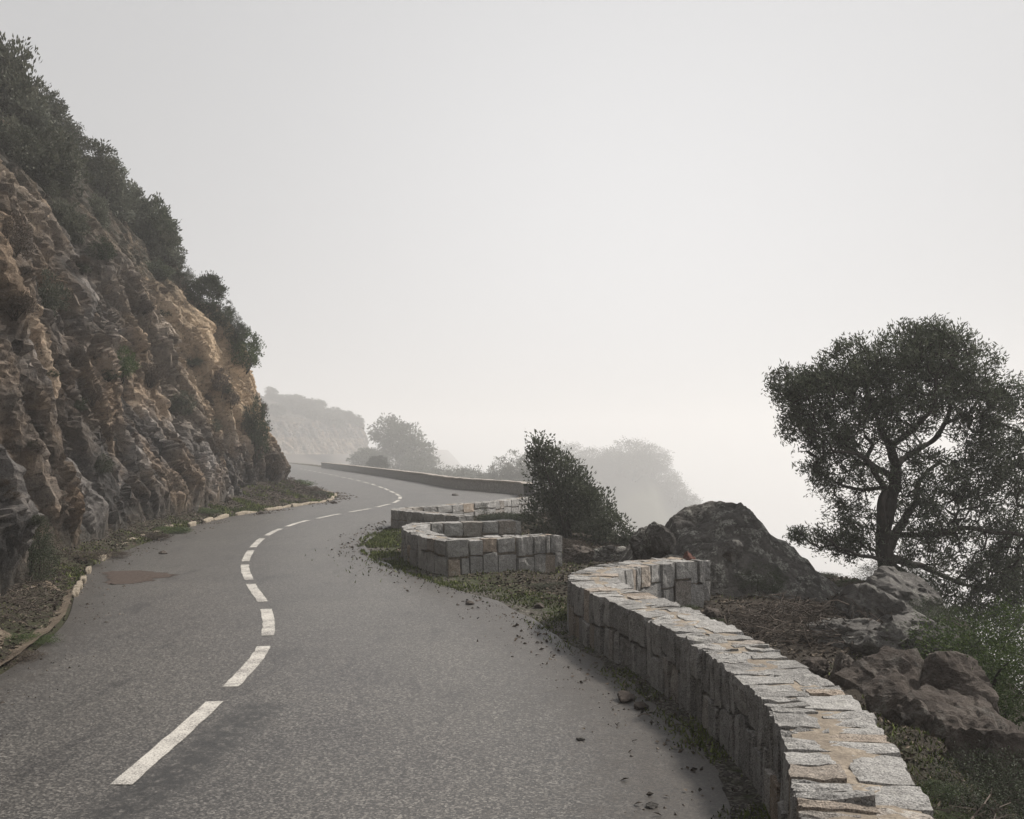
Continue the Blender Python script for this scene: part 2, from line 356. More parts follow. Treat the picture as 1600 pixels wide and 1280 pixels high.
# ------------------------------------------------------------------ plan of the place (X as a function of Y, metres); bend behind camera added to block skylight
xc = smooth_curve([(-80, 50.5), (-55, 26.5), (-35, 7.5), (-20, 0.5), (-8, -1.7), (3, -2.7), (7.6, -2.88), (10, -2.9), (12.8, -3.1), (15.8, -3.8), (18.6, -4.74), (21.7, -5.66), (24.7, -6.3), (28.6, -6.9), (32.5, -7.1), (37.7, -6.6), (41.2, -5.9), (47, -5.35), (51.3, -5.6), (58.8, -7), (70, -9.6), (88.9, -15), (121, -25), (167, -40), (220, -62), (300, -100)])
xl = smooth_curve([(-80, 47.4), (-55, 23.4), (-35, 4.4), (-20, -2.6), (-8, -4.8), (3, -5.2), (8, -5.3), (11, -5.55), (14, -6.15), (18.2, -7.67), (21.6, -8.8), (27.6, -9.66), (32, -10.15), (37, -10.2), (41.7, -9.6), (48.2, -8.6), (52.6, -9), (60, -11.2), (70, -14.4), (89, -20.8), (121, -32), (167, -49), (220, -72), (300, -112)])
xr = smooth_curve([(-80, 52.2), (-55, 28.2), (-35, 9.2), (-20, 2.2), (-8, 0), (3, .75), (5, 1.2), (7, 1.5), (8.5, 1.55), (11, 1.2), (13, .72), (14.4, .4), (15.4, .1), (17, -.5), (19.5, -1.6), (22, -2.75), (25, -3.6), (28.6, -4), (33, -3.8), (36, -3.2), (40, -1.6), (45, .0), (50, .9), (55, .7), (60.6, -2.2), (75, -6.5), (105, -15.8), (138, -26.5), (170, -38), (220, -58), (300, -95)])
xf = smooth_curve([(-80, 45), (-55, 21), (-35, 2.4), (-20, -4.8), (-8, -6.8), (0, -6.9), (5, -7.0), (10, -7.3), (16.5, -8.3), (20, -9.4), (23.5, -10.2), (29.6, -11.1), (40, -11.7), (47, -11.7), (53, -12.5), (60, -14.6), (75, -18.5), (90, -25.5), (110, -35), (140, -50), (170, -66), (220, -90), (300, -130)])
xe = smooth_curve([(-80, 54.3), (-55, 30.3), (-35, 11.3), (-20, 4.3), (-8, 2.1), (0, 2.9), (5, 3.3), (7, 3.9), (10, 5), (14, 6.4), (20, 8.4), (23, 7.6), (26, 5), (29, 3.6), (34, 3), (40, 3), (47, 3.5), (54, 3.6), (60, 1.5), (75, -3), (105, -12), (138, -22), (170, -33), (220, -52), (300, -88)])

def ground_z(x, y):
    a, b, c, e = xl(y), xr(y), xf(y), xe(y)
    z = np.full_like(x, -.05)
    n1 = fbm(np.stack([x*.7, y*.7, x*0], -1), 4, 3); n2 = fbm(np.stack([x*3.1, y*3.1, x*0], -1), 3, 9)
    # verge under the cliff
    u = np.clip((a-x)/np.maximum(a-c, .3), 0, 3)
    top = .35+.75*np.exp(-((y-51)/6)**2)
    z = np.where(x < a, -.05+.1*sstep(0, .15, u)+top*sstep(.1, 1.1, u)+.10*n1*sstep(.1, .5, u)+.05*n2*sstep(.1, .4, u), z)
    # seaward side
    d = np.maximum(x-b, 0)
    inside = sstep(.2, 1.5, d)
    zr = -.02*sstep(0, .4, d)+.045*sstep(.0, .5, d)-.03*np.maximum(d-1.5, 0)+inside*(.10*n1+.05*n2)+.02*n2*sstep(0, .4, d)
    zr = zr+.62*np.exp(-((x+.3)/2.0)**2-((y-30)/1.9)**2)+.25*np.exp(-((x-1.5)/1.6)**2-((y-27.5)/2.2)**2)
    zr = zr-.25*sstep(9, 5, y)*inside
    over = np.maximum(x-e, 0)
    zr = zr-over*1.15-.6*sstep(-1.2, .6, x-e)+.35*fbm(np.stack([x*.35, y*.35, x*0], -1), 4, 21)*sstep(0, 3, over)
    z = np.where(x > b, -.05+zr, z)
    return np.maximum(z, -260.0)

# ------------------------------------------------------------------ ground sheet
def axis(dense0, dense1, step, lo, hi, g=1.12):
    a = list(np.arange(dense0, dense1, step)); s = step
    while a[-1] < hi: s *= g; a.append(a[-1]+s)
    s = step; b = []
    v = dense0
    while v > lo: s *= g; v -= s; b.append(v)
    return np.array(b[::-1]+a)
gx = axis(-13, 9, .1, -1300, 1300); gy = axis(3, 34, .12, -400, 1400, 1.03)
GX, GY = np.meshgrid(gx, gy, indexing='ij'); fx, fy = GX.ravel(), GY.ravel()
fz = ground_z(fx, fy)
# keep the sheet below the ground behind the cliff
dr = fx-xr(fy); dl = xl(fy)-fx
moss = np.clip(sstep(-.4, .3, dr)*sstep(2.4, .4, dr), 0, 1)*np.where(fy < 30, 1, .7)
moss = np.maximum(moss, .5*sstep(-.1, .1, dl)*sstep(1.6, .3, dl))
moss = np.maximum(moss, np.exp(-((fx+.6)/1.8)**2-((fy-24)/3)**2))
moss = np.maximum(moss, .8*np.exp(-((fx-3.7)/1.2)**2-((fy-18.8)/.8)**2))
grav = np.clip(sstep(-.6, 0, dr)*sstep(1.0, .2, dr), 0, 1)
g_me = mesh_np('ground', np.stack([fx, fy, fz], -1), grid_faces(len(gx), len(gy)), M['soil'], True, dict(moss=moss, gravel=grav))
ground = tag(link('ground', g_me), kind='structure')

# ------------------------------------------------------------------ road
ys = np.concatenate([np.concatenate([np.arange(-60, 4, .25), np.arange(4, 14, .1), np.arange(14, 60, .25)]), np.arange(60, 260, 1.0)])
nu = 90; uu = np.linspace(0, 1, nu)
A, B = xl(ys), xr(ys)
edge = .10*fbm(np.stack([ys*1.3, ys*0, ys*0], -1), 4, 31)
edge_r = .2*fbm(np.stack([ys*.9, ys*0+5, ys*0], -1), 5, 33)
RX = (A-.05)[:, None]+(B-A+.1+edge_r)[:, None]*uu[None]
RY = np.repeat(ys[:, None], nu, 1)
rz = .012*fbm(np.stack([RX.ravel()*.5, RY.ravel()*.5, RX.ravel()*0], -1), 3, 40)+.02*np.sin(np.clip(np.tile(uu, len(ys)), 0, 1)*math.pi)
def road_z(x, y):
    u = np.clip((x-xl(y))/(xr(y)-xl(y)), 0, 1)
    return .012*fbm(np.stack([x*.5, y*.5, x*0], -1), 3, 40)+.02*np.sin(u*math.pi)
dirt = np.clip(.35*sstep(4.0, 1.0, np.tile(1-uu, len(ys))*np.repeat(B-A, nu))*np.repeat(sstep(22, 14, ys), nu)+.8*sstep(1.7, .0, np.tile(1-uu, len(ys))*np.repeat(B-A, nu))+.8*sstep(1.2, .0, np.tile(uu, len(ys))*np.repeat(B-A, nu)), 0, 1)
lane = np.tile(uu, len(ys)); alng = np.repeat(ys, nu)
track = .5+.5*np.cos(lane*4*math.pi*1.02+.4*fbm(np.stack([alng*.15, lane*0, lane*0], -1), 2, 44))
def seg_zone(px, py, a, b, w0):
    a = np.array(a); b = np.array(b); d = b-a; t = np.clip(((px-a[0])*d[0]+(py-a[1])*d[1])/(d@d), 0, 1)
    return sstep(w0, w0*.25, np.hypot(px-a[0]-t*d[0], py-a[1]-t*d[1]))
czone = np.maximum(seg_zone(RX.ravel(), RY.ravel(), (-2.42, 9.7), (-2.66, 7.0), .34), .0)
road_me = mesh_np('road', np.stack([RX.ravel(), RY.ravel(), rz], -1), grid_faces(len(ys), nu)[:, ::-1], M['asphalt'], True, dict(dirt=dirt, track=track, crackzone=czone))
road = tag(link('road', road_me), kind='structure')

def on_road_strip(cl, wl, wr, dz):
    """ribbon on the road along centre points cl (n,2) with half widths"""
    cl = np.asarray(cl, float); t = np.gradient(cl, axis=0); t /= np.linalg.norm(t, axis=1, keepdims=True)+1e-9
    nrm = np.stack([t[:, 1], -t[:, 0]], -1)
    a = cl-nrm*np.asarray(wl)[..., None]; b = cl+nrm*np.asarray(wr)[..., None]
    p = np.stack([a, b], 1).reshape(-1, 2)
    z = road_z(p[:, 0], p[:, 1])+dz
    return np.column_stack([p, z]), grid_faces(len(cl), 2)[:, ::-1]
# centre line dashes: start / end distances along Y measured in the place
dash_y = [(7.55, 10.0), (10.62, 12.8), (13.5, 15.75), (16.5, 18.6), (19.2, 21.75), (22.4, 24.7), (25.5, 28.0), (28.9, 31.4), (32.3, 35.0)]
y = 36.0
while y < 62: dash_y.append((y, y+2.5)); y += 3.4
while y < 120: dash_y.append((y, y+2.8)); y += 4.3
for a, b in dash_y:
    yy = np.linspace(a, b, 16); cl = np.stack([xc(yy), yy], -1)
    k = .012*rng.standard_normal((2, 16))
    v, f = on_road_strip(cl, .085+k[0]*.4, .085+k[1]*.4, .006)
    link('lane_dash', mesh_np('lane_dash', v, f, M['paint'], True), road)
# brown repair patch at the inside kerb
t = np.linspace(0, 1, 70); yy = 18.6+2.2*t
cl = np.stack([xl(yy)+.45+.55*np.sin(t*math.pi)**.5, yy], -1)
v, f = on_road_strip(cl, .35+.2*np.sin(t*3)+.05*rng.standard_normal(70), .5*np.sin(t*math.pi)**.6+.25*fbm(np.stack([t*9, t*0, t*0], -1), 3, 3)+.05*rng.standard_normal(70), .0045)
link('repair_patch', mesh_np('repair_patch', v, f, M['patch'], True), road)

# ------------------------------------------------------------------ cliff
def sheet_curve(fn, y0, y1, step):
    yy = np.arange(y0, y1, .05); x = fn(yy); s = np.concatenate([[0], np.cumsum(np.hypot(np.diff(x), np.diff(yy)))])
    ss = np.arange(0, s[-1], step); Y = np.interp(ss, s, yy); X = np.interp(ss, s, x)
    k = max(3, int(3.0/step)) | 1
    tx = np.gradient(X); ty = np.gradient(Y); ker = np.ones(k)/k
    pad = lambda a: np.convolve(np.pad(a, k//2, mode='edge'), ker, 'valid')
    tx, ty = pad(tx), pad(ty); l = np.hypot(tx, ty)
    return ss, X, Y, -ty/l, tx/l           # uphill direction (to the left of travel)
def cliff_sheet(fn, y0, y1, step, prof, dl_, seed, amp=1.0):
    ss, X, Y, NX, NY = sheet_curve(fn, y0, y1, step)
    # profile arc: list of (d,z) fractions -> per column
    q = list(np.arange(0, min(dl_, 22), step)); g_ = step
    while q[-1] < dl_: g_ *= 1.06; q.append(q[-1]+g_)
    q = np.array(q); nd = len(q)            # distance along the slope, coarser high up
    d, z, sl = prof(q[None, :], Y[:, None])
    PX = X[:, None]+NX[:, None]*d; PY = Y[:, None]+NY[:, None]*d; PZ = z
    S = np.repeat(ss[:, None], nd, 1).ravel(); Q = np.repeat(q[None], len(ss), 0).ravel()
    P = np.stack([S, Q, np.zeros_like(S)], -1)
    wv = np.stack([fbm(P*.35, 3, seed+50), fbm(P*.35+9, 3, seed+55), P[:, 2]], -1)*.6
    Pw = P+wv
    ca, sa = math.cos(R(68)), math.sin(R(68))
    r1 = Pw[:, 0]*ca-Pw[:, 1]*sa; r2 = Pw[:, 0]*sa+Pw[:, 1]*ca        # r1 runs down the ribs
    Wp = np.stack([r1*.22, r2, Pw[:, 2]], -1)
    Wp = Wp+.05*np.stack([fbm(P*2.2, 3, seed+57), fbm(P*2.2+5, 3, seed+58), P[:, 2]], -1)
    h0, c0 = chisel(Wp*.26, seed); h1, c1 = chisel(Wp*.62+3, seed+20); h2, c2 = chisel(Wp*1.45+7, seed+40); h3, c3 = chisel(Wp*3.4+7, seed+60)
    h4, c4 = crag(Wp*7+1, seed+65, 1.2, JOINTS, .8)
    # joint-bounded slabs: steep ribs cut by cross joints, each block standing proud or set back
    def blocks(fa, fb, sd):
        wq = .22*fbm(P*.5*fa, 3, sd)+.05*fbm(P*3*fa, 3, sd+1)
        a_ = r2*fa+wq; ia = np.floor(a_).astype(np.int64); zz = np.zeros_like(ia)
        b_ = r1*fb+_hash(ia, zz, zz, sd+2)*9+.12*fbm(P*1.3*fa, 3, sd+3)+.35*(a_-ia); ib = np.floor(b_).astype(np.int64)
        rn = _hash(ia, ib, zz, sd+4); f1 = a_-ia; f2 = b_-ib
        d = np.minimum(np.minimum(f1, 1-f1)/fa, np.minimum(f2, 1-f2)/fb)
        tl = (_hash(ia, ib, zz, sd+5)-.35)*(f1-.5)*1.5+(_hash(ia, ib, zz, sd+6)-.5)*(f2-.5)*.8
        return (rn-.5)*.9+tl-.35*np.exp(-(d*fa/.06)**2), rn
    b0, t0_ = blocks(.42, .11, seed+101); b1, t1_ = blocks(1.25, .26, seed+121); b2, t2_ = blocks(3.0, .75, seed+141)
    rid = 1-np.abs(fbm(Wp*.5, 4, seed+80))*2
    h = 1.7*h0+.72*h1+.34*h2+.16*h3+.06*h4+.95*b0+.55*b1+.24*b2+.15*(rid-.5)+.6*fbm(P*.13, 3, seed+90)+.05*fbm(P*6, 3, seed+95)+.35
    SL = np.broadcast_to(sl, d.shape).ravel()   # 1 on rock, lower on the earthy upper slope
    h = h*amp*(.35+.65*SL)*sstep(-.2, 1.2, Q)
    # local normal: horizontal outwards + up
    g = np.gradient(z, axis=1)/np.maximum(np.gradient(d, axis=1), 1e-3); g = np.broadcast_to(g, d.shape)
    nl = np.sqrt(1+g*g); nh = (g/nl).ravel(); nz = (1/nl).ravel()
    V = np.stack([PX.ravel()-np.repeat(NX, nd)*h*nh, PY.ravel()-np.repeat(NY, nd)*h*nh, PZ.ravel()+h*nz], -1)
    tint = .2*c1+.2*c2+.2*t0_+.25*t1_+.15*t2_
    global FACET; FACET = .3*c3+.15*c4+.3*t2_+.25*t1_
    return V, grid_faces(len(ss), nd), tint, S, Q, SL, len(ss), nd, np.repeat(Y, nd)
def prof_main(q, Y):
    zc = np.interp(Y, [0, 20, 34, 46, 56, 66, 90, 140], [8.5, 9.5, 9.5, 8.2, 6.5, 5.5, 6, 8])  # height of the cut rock
    g1 = np.interp(Y, [0, 30, 50, 60, 90], [2.7, 2.7, 3.0, 3.0, 2.2]); g2 = np.interp(Y, [0, 28, 38, 48, 58, 90], [1.25, 1.3, 1.5, 1.45, 1.1, .9])
    l1 = zc*np.sqrt(1+1/g1**2)
    a = np.minimum(q, l1); b = np.maximum(q-l1, 0)
    d = a/np.sqrt(1+g1**2)+b/np.sqrt(1+g2**2); z = .1+a*g1/np.sqrt(1+g1**2)+b*g2/np.sqrt(1+g2**2)
    sl = 1-sstep(l1-1.0, l1+3.5, q)*.75
    return d-.35, z, sl
V, F, tint, S, Q, SL, ns, nd, YY = cliff_sheet(xf, 6, 100, .078, prof_main, 60, 11); facet = FACET
pale = np.clip(1.3*np.exp(-((YY-51)/9)**2)*sstep(2.0, 4.5, V[:, 2])*sstep(13, 10, V[:, 2]), 0, 1)  # pale rock at the corner, brightened as painted sunlight
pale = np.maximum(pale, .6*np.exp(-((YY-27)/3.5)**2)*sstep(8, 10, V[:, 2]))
veg = np.clip((1-SL)*1.25, 0, 1)+.8*sstep(1.0, .2, V[:, 2]); veg = np.clip(veg+.25*sstep(4, 12, V[:, 2]), 0, 1)
if True:
    V2, F2, t2, S2, Q2, SL2, ns2, nd2, YY2 = cliff_sheet(xf, -75, 6.3, .4, prof_main, 60, 11)  # unseen cliff behind the camera, wrapped round to cut skylight on facing surfaces
    F = np.concatenate([F, F2+len(V)]); V = np.concatenate([V, V2]); tint = np.concatenate([tint, t2]); facet = np.concatenate([facet, FACET]); pale = np.concatenate([pale, 0*t2]); veg = np.concatenate([veg, np.clip((1-SL2)*1.25, 0, 1)])
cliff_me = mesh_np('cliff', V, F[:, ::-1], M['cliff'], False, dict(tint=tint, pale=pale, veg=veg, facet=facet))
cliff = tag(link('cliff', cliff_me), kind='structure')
cliff_bvh = BVHTree.FromPolygons(V.tolist(), F[:, ::-1].tolist())

EYE = Vector((0, 0, 2.5))
def ray(px, py): return Vector(((px-800)/1600, 1, (700-py)/1600)).normalized()
def on_cliff(px, py):
    h = cliff_bvh.ray_cast(EYE, ray(px, py)); return (h[0], h[1]) if h[0] else (None, None)
def gz(x, y): return float(ground_z(np.array([float(x)]), np.array([float(y)]))[0])

# far cliff across the bend
xf2 = smooth_curve([(128, -20), (140, -24.5), (155, -30), (175, -38), (200, -50), (240, -72), (300, -105)])
def far_cliff():
    fn = smooth_curve([(230, -64), (270, -80), (320, -97), (365, -100), (415, -95), (465, -80), (570, -43)])
    def pr(q, Y):
        g1 = 2.4; l1 = 15.0; a = np.minimum(q, l1); b = np.maximum(q-l1, 0); g2 = .28+0*Y
        d = a/math.sqrt(1+g1**2)+b/np.sqrt(1+g2**2); z = a*g1/math.sqrt(1+g1**2)+b*g2/np.sqrt(1+g2**2)
        return d+0*Y, z+0*Y-.3, 1-sstep(l1-1, l1+3, q)*.7+0*Y
    V, F, tint, S, Q, SL, ns, nd, YY = cliff_sheet(fn, 290, 500, .6, pr, 80, 71, 1.4)
    me = mesh_np('far_cliff', V, F[:, ::-1], M['cliff'], False, dict(tint=tint, facet=FACET, pale=.2*(V[:, 2] < 7), veg=np.clip((1-SL)*1.2, 0, 1)))
    o = tag(link('far_cliff', me), kind='structure')
    return BVHTree.FromPolygons(V.tolist(), F[:, ::-1].tolist())
far_bvh = far_cliff()

# ------------------------------------------------------------------ kerb along the inside of the bend
kerb = tag(empty('kerb'), kind='structure')
def block_mesh(name, n, mat, rnd, amp, seed, power=7.0, smooth=True):
    """rounded irregular unit block"""
    g = np.linspace(-.5, .5, n+1); vs_ = {}; V = []; F = []
    def vid(p):
        k = tuple(np.round(p, 5))
        if k not in vs_: vs_[k] = len(V); V.append(p)
        return vs_[k]
    for ax in range(3):
        for sgn in (-.5, .5):
            for i in range(n):
                for j in range(n):
                    q = []
                    for (a, b) in ((i, j), (i+1, j), (i+1, j+1), (i, j+1)):
                        p = [0, 0, 0]; p[ax] = sgn; p[(ax+1) % 3] = g[a]; p[(ax+2) % 3] = g[b]; q.append(vid(tuple(p)))
                    F.append(q if sgn > 0 else q[::-1])
    V = np.array(V); nn = (np.abs(V*2)**power).sum(1)**(1/power); Vr = V/nn[:, None]*1.0
    V = V*(1-rnd)+Vr*rnd
    r = np.random.default_rng(seed); skew = r.normal(size=(3, 3))*.022; V = V+V@skew+r.normal(size=V.shape)*.009
    V = V+amp*np.stack([fbm(V*2.4+seed*3.1+k*11, 3, seed+k) for k in range(3)], -1)
    return mesh_np(name, V, np.array(F), mat, smooth)
kerb_meshes = [block_mesh('kerb_stone', 4, M['concrete'], .35, .10, 200+k) for k in range(4)]
def arc_points(fn, y0, y1, off=0):
    yy = np.arange(y0, y1, .02); x = fn(yy)+off; s = np.concatenate([[0], np.cumsum(np.hypot(np.diff(x), np.diff(yy)))])
    return s, x, yy
s, x_, y_ = arc_points(xl, 3, 62, -.03)
p = 0.0
while p < s[-1]-1:
    ln = random.uniform(.55, 1.15); a = np.interp([p, p+ln], s, x_); b = np.interp([p, p+ln], s, y_)
    ym = b.mean()
    skip = ym < 17.2 or random.random() < (.5 if 19 < ym < 34 else .2) or (50.2 < ym < 51.5)
    if not skip:
        off = random.uniform(-.05, .03) - (.35 if 24 < ym < 34 and random.random() < .6 else 0)
        k = link('kerb_stone', random.choice(kerb_meshes), kerb)
        k.location = (a.mean()+off, ym, .0+random.uniform(-.03, .03)); k.rotation_euler = (random.gauss(0, .05), random.gauss(0, .08), math.atan2(-(a[1]-a[0]), b[1]-b[0])+random.gauss(0, .05))
        k.scale = (random.uniform(.10, .15), ln*.98, .2)
    p += ln+random.uniform(.0, .04)
# worn concrete gutter slab at the near end
yy = np.linspace(8.5, 17.6, 90); wv = .16*fbm(np.stack([yy*.8, yy*0, yy*0], -1), 3, 5)
u = np.linspace(0, 1, 14); wd = np.interp(yy, [8.5, 12.5, 14.5, 16, 17.6], [.5, .6, 1.0, .85, .35])+wv
GXX = (xl(yy)-.08)[:, None]-wd[:, None]*u; GYY = np.repeat(yy[:, None], 14, 1)
GZZ = .085+.16*u[None]**1.5-.08*np.sin(u*math.pi)[None]+.03*fbm(np.stack([GXX.ravel()*2, GYY.ravel()*2, GXX.ravel()*0], -1), 3, 6).reshape(GXX.shape)
link('gutter', mesh_np('gutter', np.stack([GXX, GYY, GZZ], -1).reshape(-1, 3), grid_faces(90, 14), M['gutter'], True), kerb)

# ------------------------------------------------------------------ stone walls
stone_near = [block_mesh('stone', 5, M['granite'], .22, .06, 300+k, 11.0, False) for k in range(24)]
stone_mid = [block_mesh('stone', 3, M['granite'], .35, .09, 340+k, 8.0, False) for k in range(10)]
def resample(pts, step):
    p = np.array(pts, float); n = len(p); t = np.arange(n); tt = np.linspace(0, n-1, n*40)
    def cr(v):
        m = np.gradient(v, t); i = np.clip(tt.astype(int), 0, n-2); u = tt-i
        return (2*u**3-3*u**2+1)*v[i]+(u**3-2*u**2+u)*m[i]+(-2*u**3+3*u**2)*v[i+1]+(u**3-u**2)*m[i+1]
    q = np.stack([cr(p[:, 0]), cr(p[:, 1])], -1); s = np.concatenate([[0], np.cumsum(np.linalg.norm(np.diff(q, axis=0), axis=1))])
    ss = np.arange(0, s[-1], step); return np.stack([np.interp(ss, s, q[:, 0]), np.interp(ss, s, q[:, 1])], -1)
def offset(c, d):
    t = np.gradient(c, axis=0); t /= np.linalg.norm(t, axis=1, keepdims=True); return c+d*np.stack([t[:, 1], -t[:, 0]], -1)
def stone_wall(label, pts, thick, height, meshes, group, base=lambda x, y: 0.0, wmin=.2, wmax=.46, hfun=None, gap=.02):
    """pts: outer face line (stones' face on the left of travel = road side); body lies to the right"""
    c = resample(pts, .04); root = empty('stone_wall', (c[0][0], c[0][1], 0)); tag(root, label, 'wall', group)
    inv = Vector(root.location)
    H = (lambda s: height) if hfun is None else hfun
    ctr = offset(c, thick/2); sarr = np.concatenate([[0], np.cumsum(np.linalg.norm(np.diff(c, axis=0), axis=1))])
    zb = np.array([base(x, y) for x, y in ctr])
    # mortar core
    rows = []
    hh = np.array([H(s) for s in sarr])
    wob = fbm(np.stack([sarr*3, sarr*0, sarr*0], -1), 3, 77)*.012
    ins = .05+gap
    for off, z in ((ins, 0), (ins, 1), (ins+.25*(thick-2*ins), 1.012), (.5*thick, 1.016), (thick-ins-.25*(thick-2*ins), 1.012), (thick-ins, 1), (thick-ins, 0)):
        q = offset(c, off); zz = zb-.3 if z == 0 else zb+hh*z-.016+fbm(np.stack([sarr*2.6, sarr*0+off*9, sarr*0], -1), 3, 71)*.012
        rows.append(np.column_stack([q, zz]))
    rows = np.array(rows); V = rows.transpose(1, 0, 2).reshape(-1, 3)-np.array(inv)
    F = grid_faces(len(c), 7)
    caps = [[0, 1, 5, 6], [1, 2, 4, 5]]; e = (len(c)-1)*7
    caps = caps+[[6+e, 5+e, 1+e, 0+e], [5+e, 4+e, 2+e, 1+e]]
    link('mortar', mesh_np('mortar', V, np.concatenate([F, np.array(caps)]), M['mortar'], False), root)
    n_st = 0
    for side in (0, 1):
        line = c if side == 0 else offset(c, thick)
        sl = np.concatenate([[0], np.cumsum(np.linalg.norm(np.diff(line, axis=0), axis=1))])
        t = np.gradient(line, axis=0); t /= np.linalg.norm(t, axis=1, keepdims=True)
        p = 0.0
        while p < sl[-1]-.06:
            kk = 1.35 if side else 1.0; W = min(random.uniform(wmin*kk, wmax*kk), sl[-1]-p); cut = random.uniform(.38, .62); pat = random.random()
            cells = []
            if W < .62*wmax and pat < .45: cells = [(p, W, 0, 1)]
            elif pat < .62: cells = [(p, W, 0, cut), (p, W, cut, 1)]
            elif pat < .82:
                k = random.uniform(.38, .62); cells = [(p, W*k, 0, cut), (p+W*k, W*(1-k), 0, cut*random.uniform(.96, 1.0)), (p, W, cut, 1)]
            else:
                k = random.uniform(.38, .62); cells = [(p, W, 0, cut), (p, W*k, cut, 1), (p+W*k, W*(1-k), cut, 1)]
            for (a0, wd, f0, f1) in cells:
                mid = a0+wd/2; i = int(np.clip(np.searchsorted(sl, mid), 0, len(line)-1)); h = H(sarr[i])
                z0 = -.18 if f0 == 0 else h*f0+.004+gap*.6; z1 = h*f1-.004-gap*.6 if f1 < 1 else h+random.uniform(-.003, .003)
                dep = random.uniform(.24, .38)*thick/.62 if f1 == 1 else random.uniform(.18, .26)
                nrm = np.array([t[i][1], -t[i][0]])*(1 if side == 0 else -1)
                proud = random.uniform(-.02, .028)
                ctr_ = line[i]+nrm*(dep/2-proud)
                o = link('stone', random.choice(meshes), root)
                o.location = Vector((ctr_[0], ctr_[1], zb[i]+(z0+z1)/2))-inv
                o.rotation_euler = (random.gauss(0, .008), random.gauss(0, .012), math.atan2(t[i][1], t[i][0])+random.gauss(0, .035))
                o.scale = ((wd-gap)*random.choice((1, -1)), dep*random.choice((1, -1)), (z1-z0)*random.choice((1, -1)))
                n_st += 1
            p += W
    # end stones
    for i, tt in ((0, -1), (len(c)-1, 1)):
        h = H(sarr[i]); tdir = (c[1]-c[0]) if i == 0 else (c[-1]-c[-2]); tdir = tdir/np.linalg.norm(tdir)
        nrm = np.array([tdir[1], -tdir[0]])
        for k in range(2):
            for cz in range(2):
                q = c[i]+nrm*thick*(.25+.5*k)+tdir*tt*.05
                o = link('stone', random.choice(meshes), root)
                o.location = Vector((q[0], q[1], zb[i]+h*(.24+.5*cz)))-inv
                o.rotation_euler = (0, 0, math.atan2(tdir[1], tdir[0])+random.gauss(0, .03)); o.scale = (.18, thick*.47, h*.48)
    print('stones', n_st)
    return root
near_pts = [(.9, 3.0), (1.2, 4.0), (1.42, 5.0), (1.62, 6.0), (1.79, 7.0), (1.82, 8.0), (1.75, 9.1), (1.62, 10.2), (1.42, 11.3), (1.1, 12.6), (.86, 13.7), (.8, 14.5), (.92, 15.2), (1.3, 15.95), (2.0, 16.8), (2.8, 17.3)]
wall_near = stone_wall('long curving grey stone parapet in front of the leaning tree, sunlit cap stones on top', near_pts, .68, .66, stone_near, 'low stone parapets along the road', wmin=.15, wmax=.34)
mid_pts = [(.95, 21.5), (.1, 20.95), (-.75, 20.45), (-1.35, 20.3), (-1.85, 21.2), (-2.3, 22.5), (-2.55, 23.8), (-2.5, 24.9), (-1.9, 25.5), (-1.0, 25.9), (-.1, 26.3)]
wall_mid = stone_wall('horseshoe shaped stone parapet with big square blocks enclosing a patch of grass', mid_pts, .55, .66, stone_near[:9], 'low stone parapets along the road', base=lambda x, y: 0.0, wmin=.25, wmax=.47, gap=.035)
w2_pts = [(-1.6, 29.0), (-2.5, 30.0), (-3.3, 31.0), (-3.75, 32.0), (-3.6, 33.0), (-3.0, 33.9), (-2.2, 34.9), (-1.0, 37), (.2, 39.5), (1.6, 42.5)]
wall_two = stone_wall('short dark stone parapet just beyond the horseshoe shaped one, by an earth mound', w2_pts, .55, .5, stone_mid, 'low stone parapets along the road', base=lambda x, y: .08, wmin=.3, wmax=.6)
yy = np.concatenate([np.arange(52, 132, 3.0)])
far_pts = [(float(xr(v))+.15, float(v)) for v in yy]
def far_wall(pts, thick, h):
    c = resample(pts, .25)[::-1]
    root = tag(empty('stone_wall', (c[0][0], c[0][1], 0)), 'long low stone parapet around the outside of the distant bend, faded by fog', 'wall', 'low stone parapets along the road')
    inv = np.array([c[0][0], c[0][1], 0])
    sa = np.arange(len(c))*.25
    rows = []
    for off, z in ((0, -.3), (0, h-.03), (-.04, h-.02), (-.04, h+.06), (-thick-.04, h+.06), (-thick-.04, h-.02), (-thick, h-.03), (-thick, -.3)):
        q = offset(c, -off); zz = np.full(len(c), z)+.03*fbm(np.stack([sa*1.5, sa*0+off, sa*0], -1), 3, 5)
        j = .025*fbm(np.stack([sa*2.5, sa*0+z*5, sa*0], -1), 2, 8)
        rows.append(np.column_stack([q[:, 0]+j, q[:, 1], zz]))
    rows = np.array(rows)
    V = rows[:3].transpose(1, 0, 2).reshape(-1, 3); V2 = rows[6:].transpose(1, 0, 2).reshape(-1, 3)
    a, b = V-inv, V2-inv
    f1 = grid_faces(len(c), 3); f2 = grid_faces(len(c), 2)+len(a)
    link('wall_body', mesh_np('wall_body', np.concatenate([a, b]), np.concatenate([f1, f2]), M['granite']), root)
    V3 = rows[2:7].transpose(1, 0, 2).reshape(-1, 3)-inv
    link('coping', mesh_np('coping', V3, grid_faces(len(c), 5), M['granite']), root)
    return root
far_wall(far_pts, .55, .62)

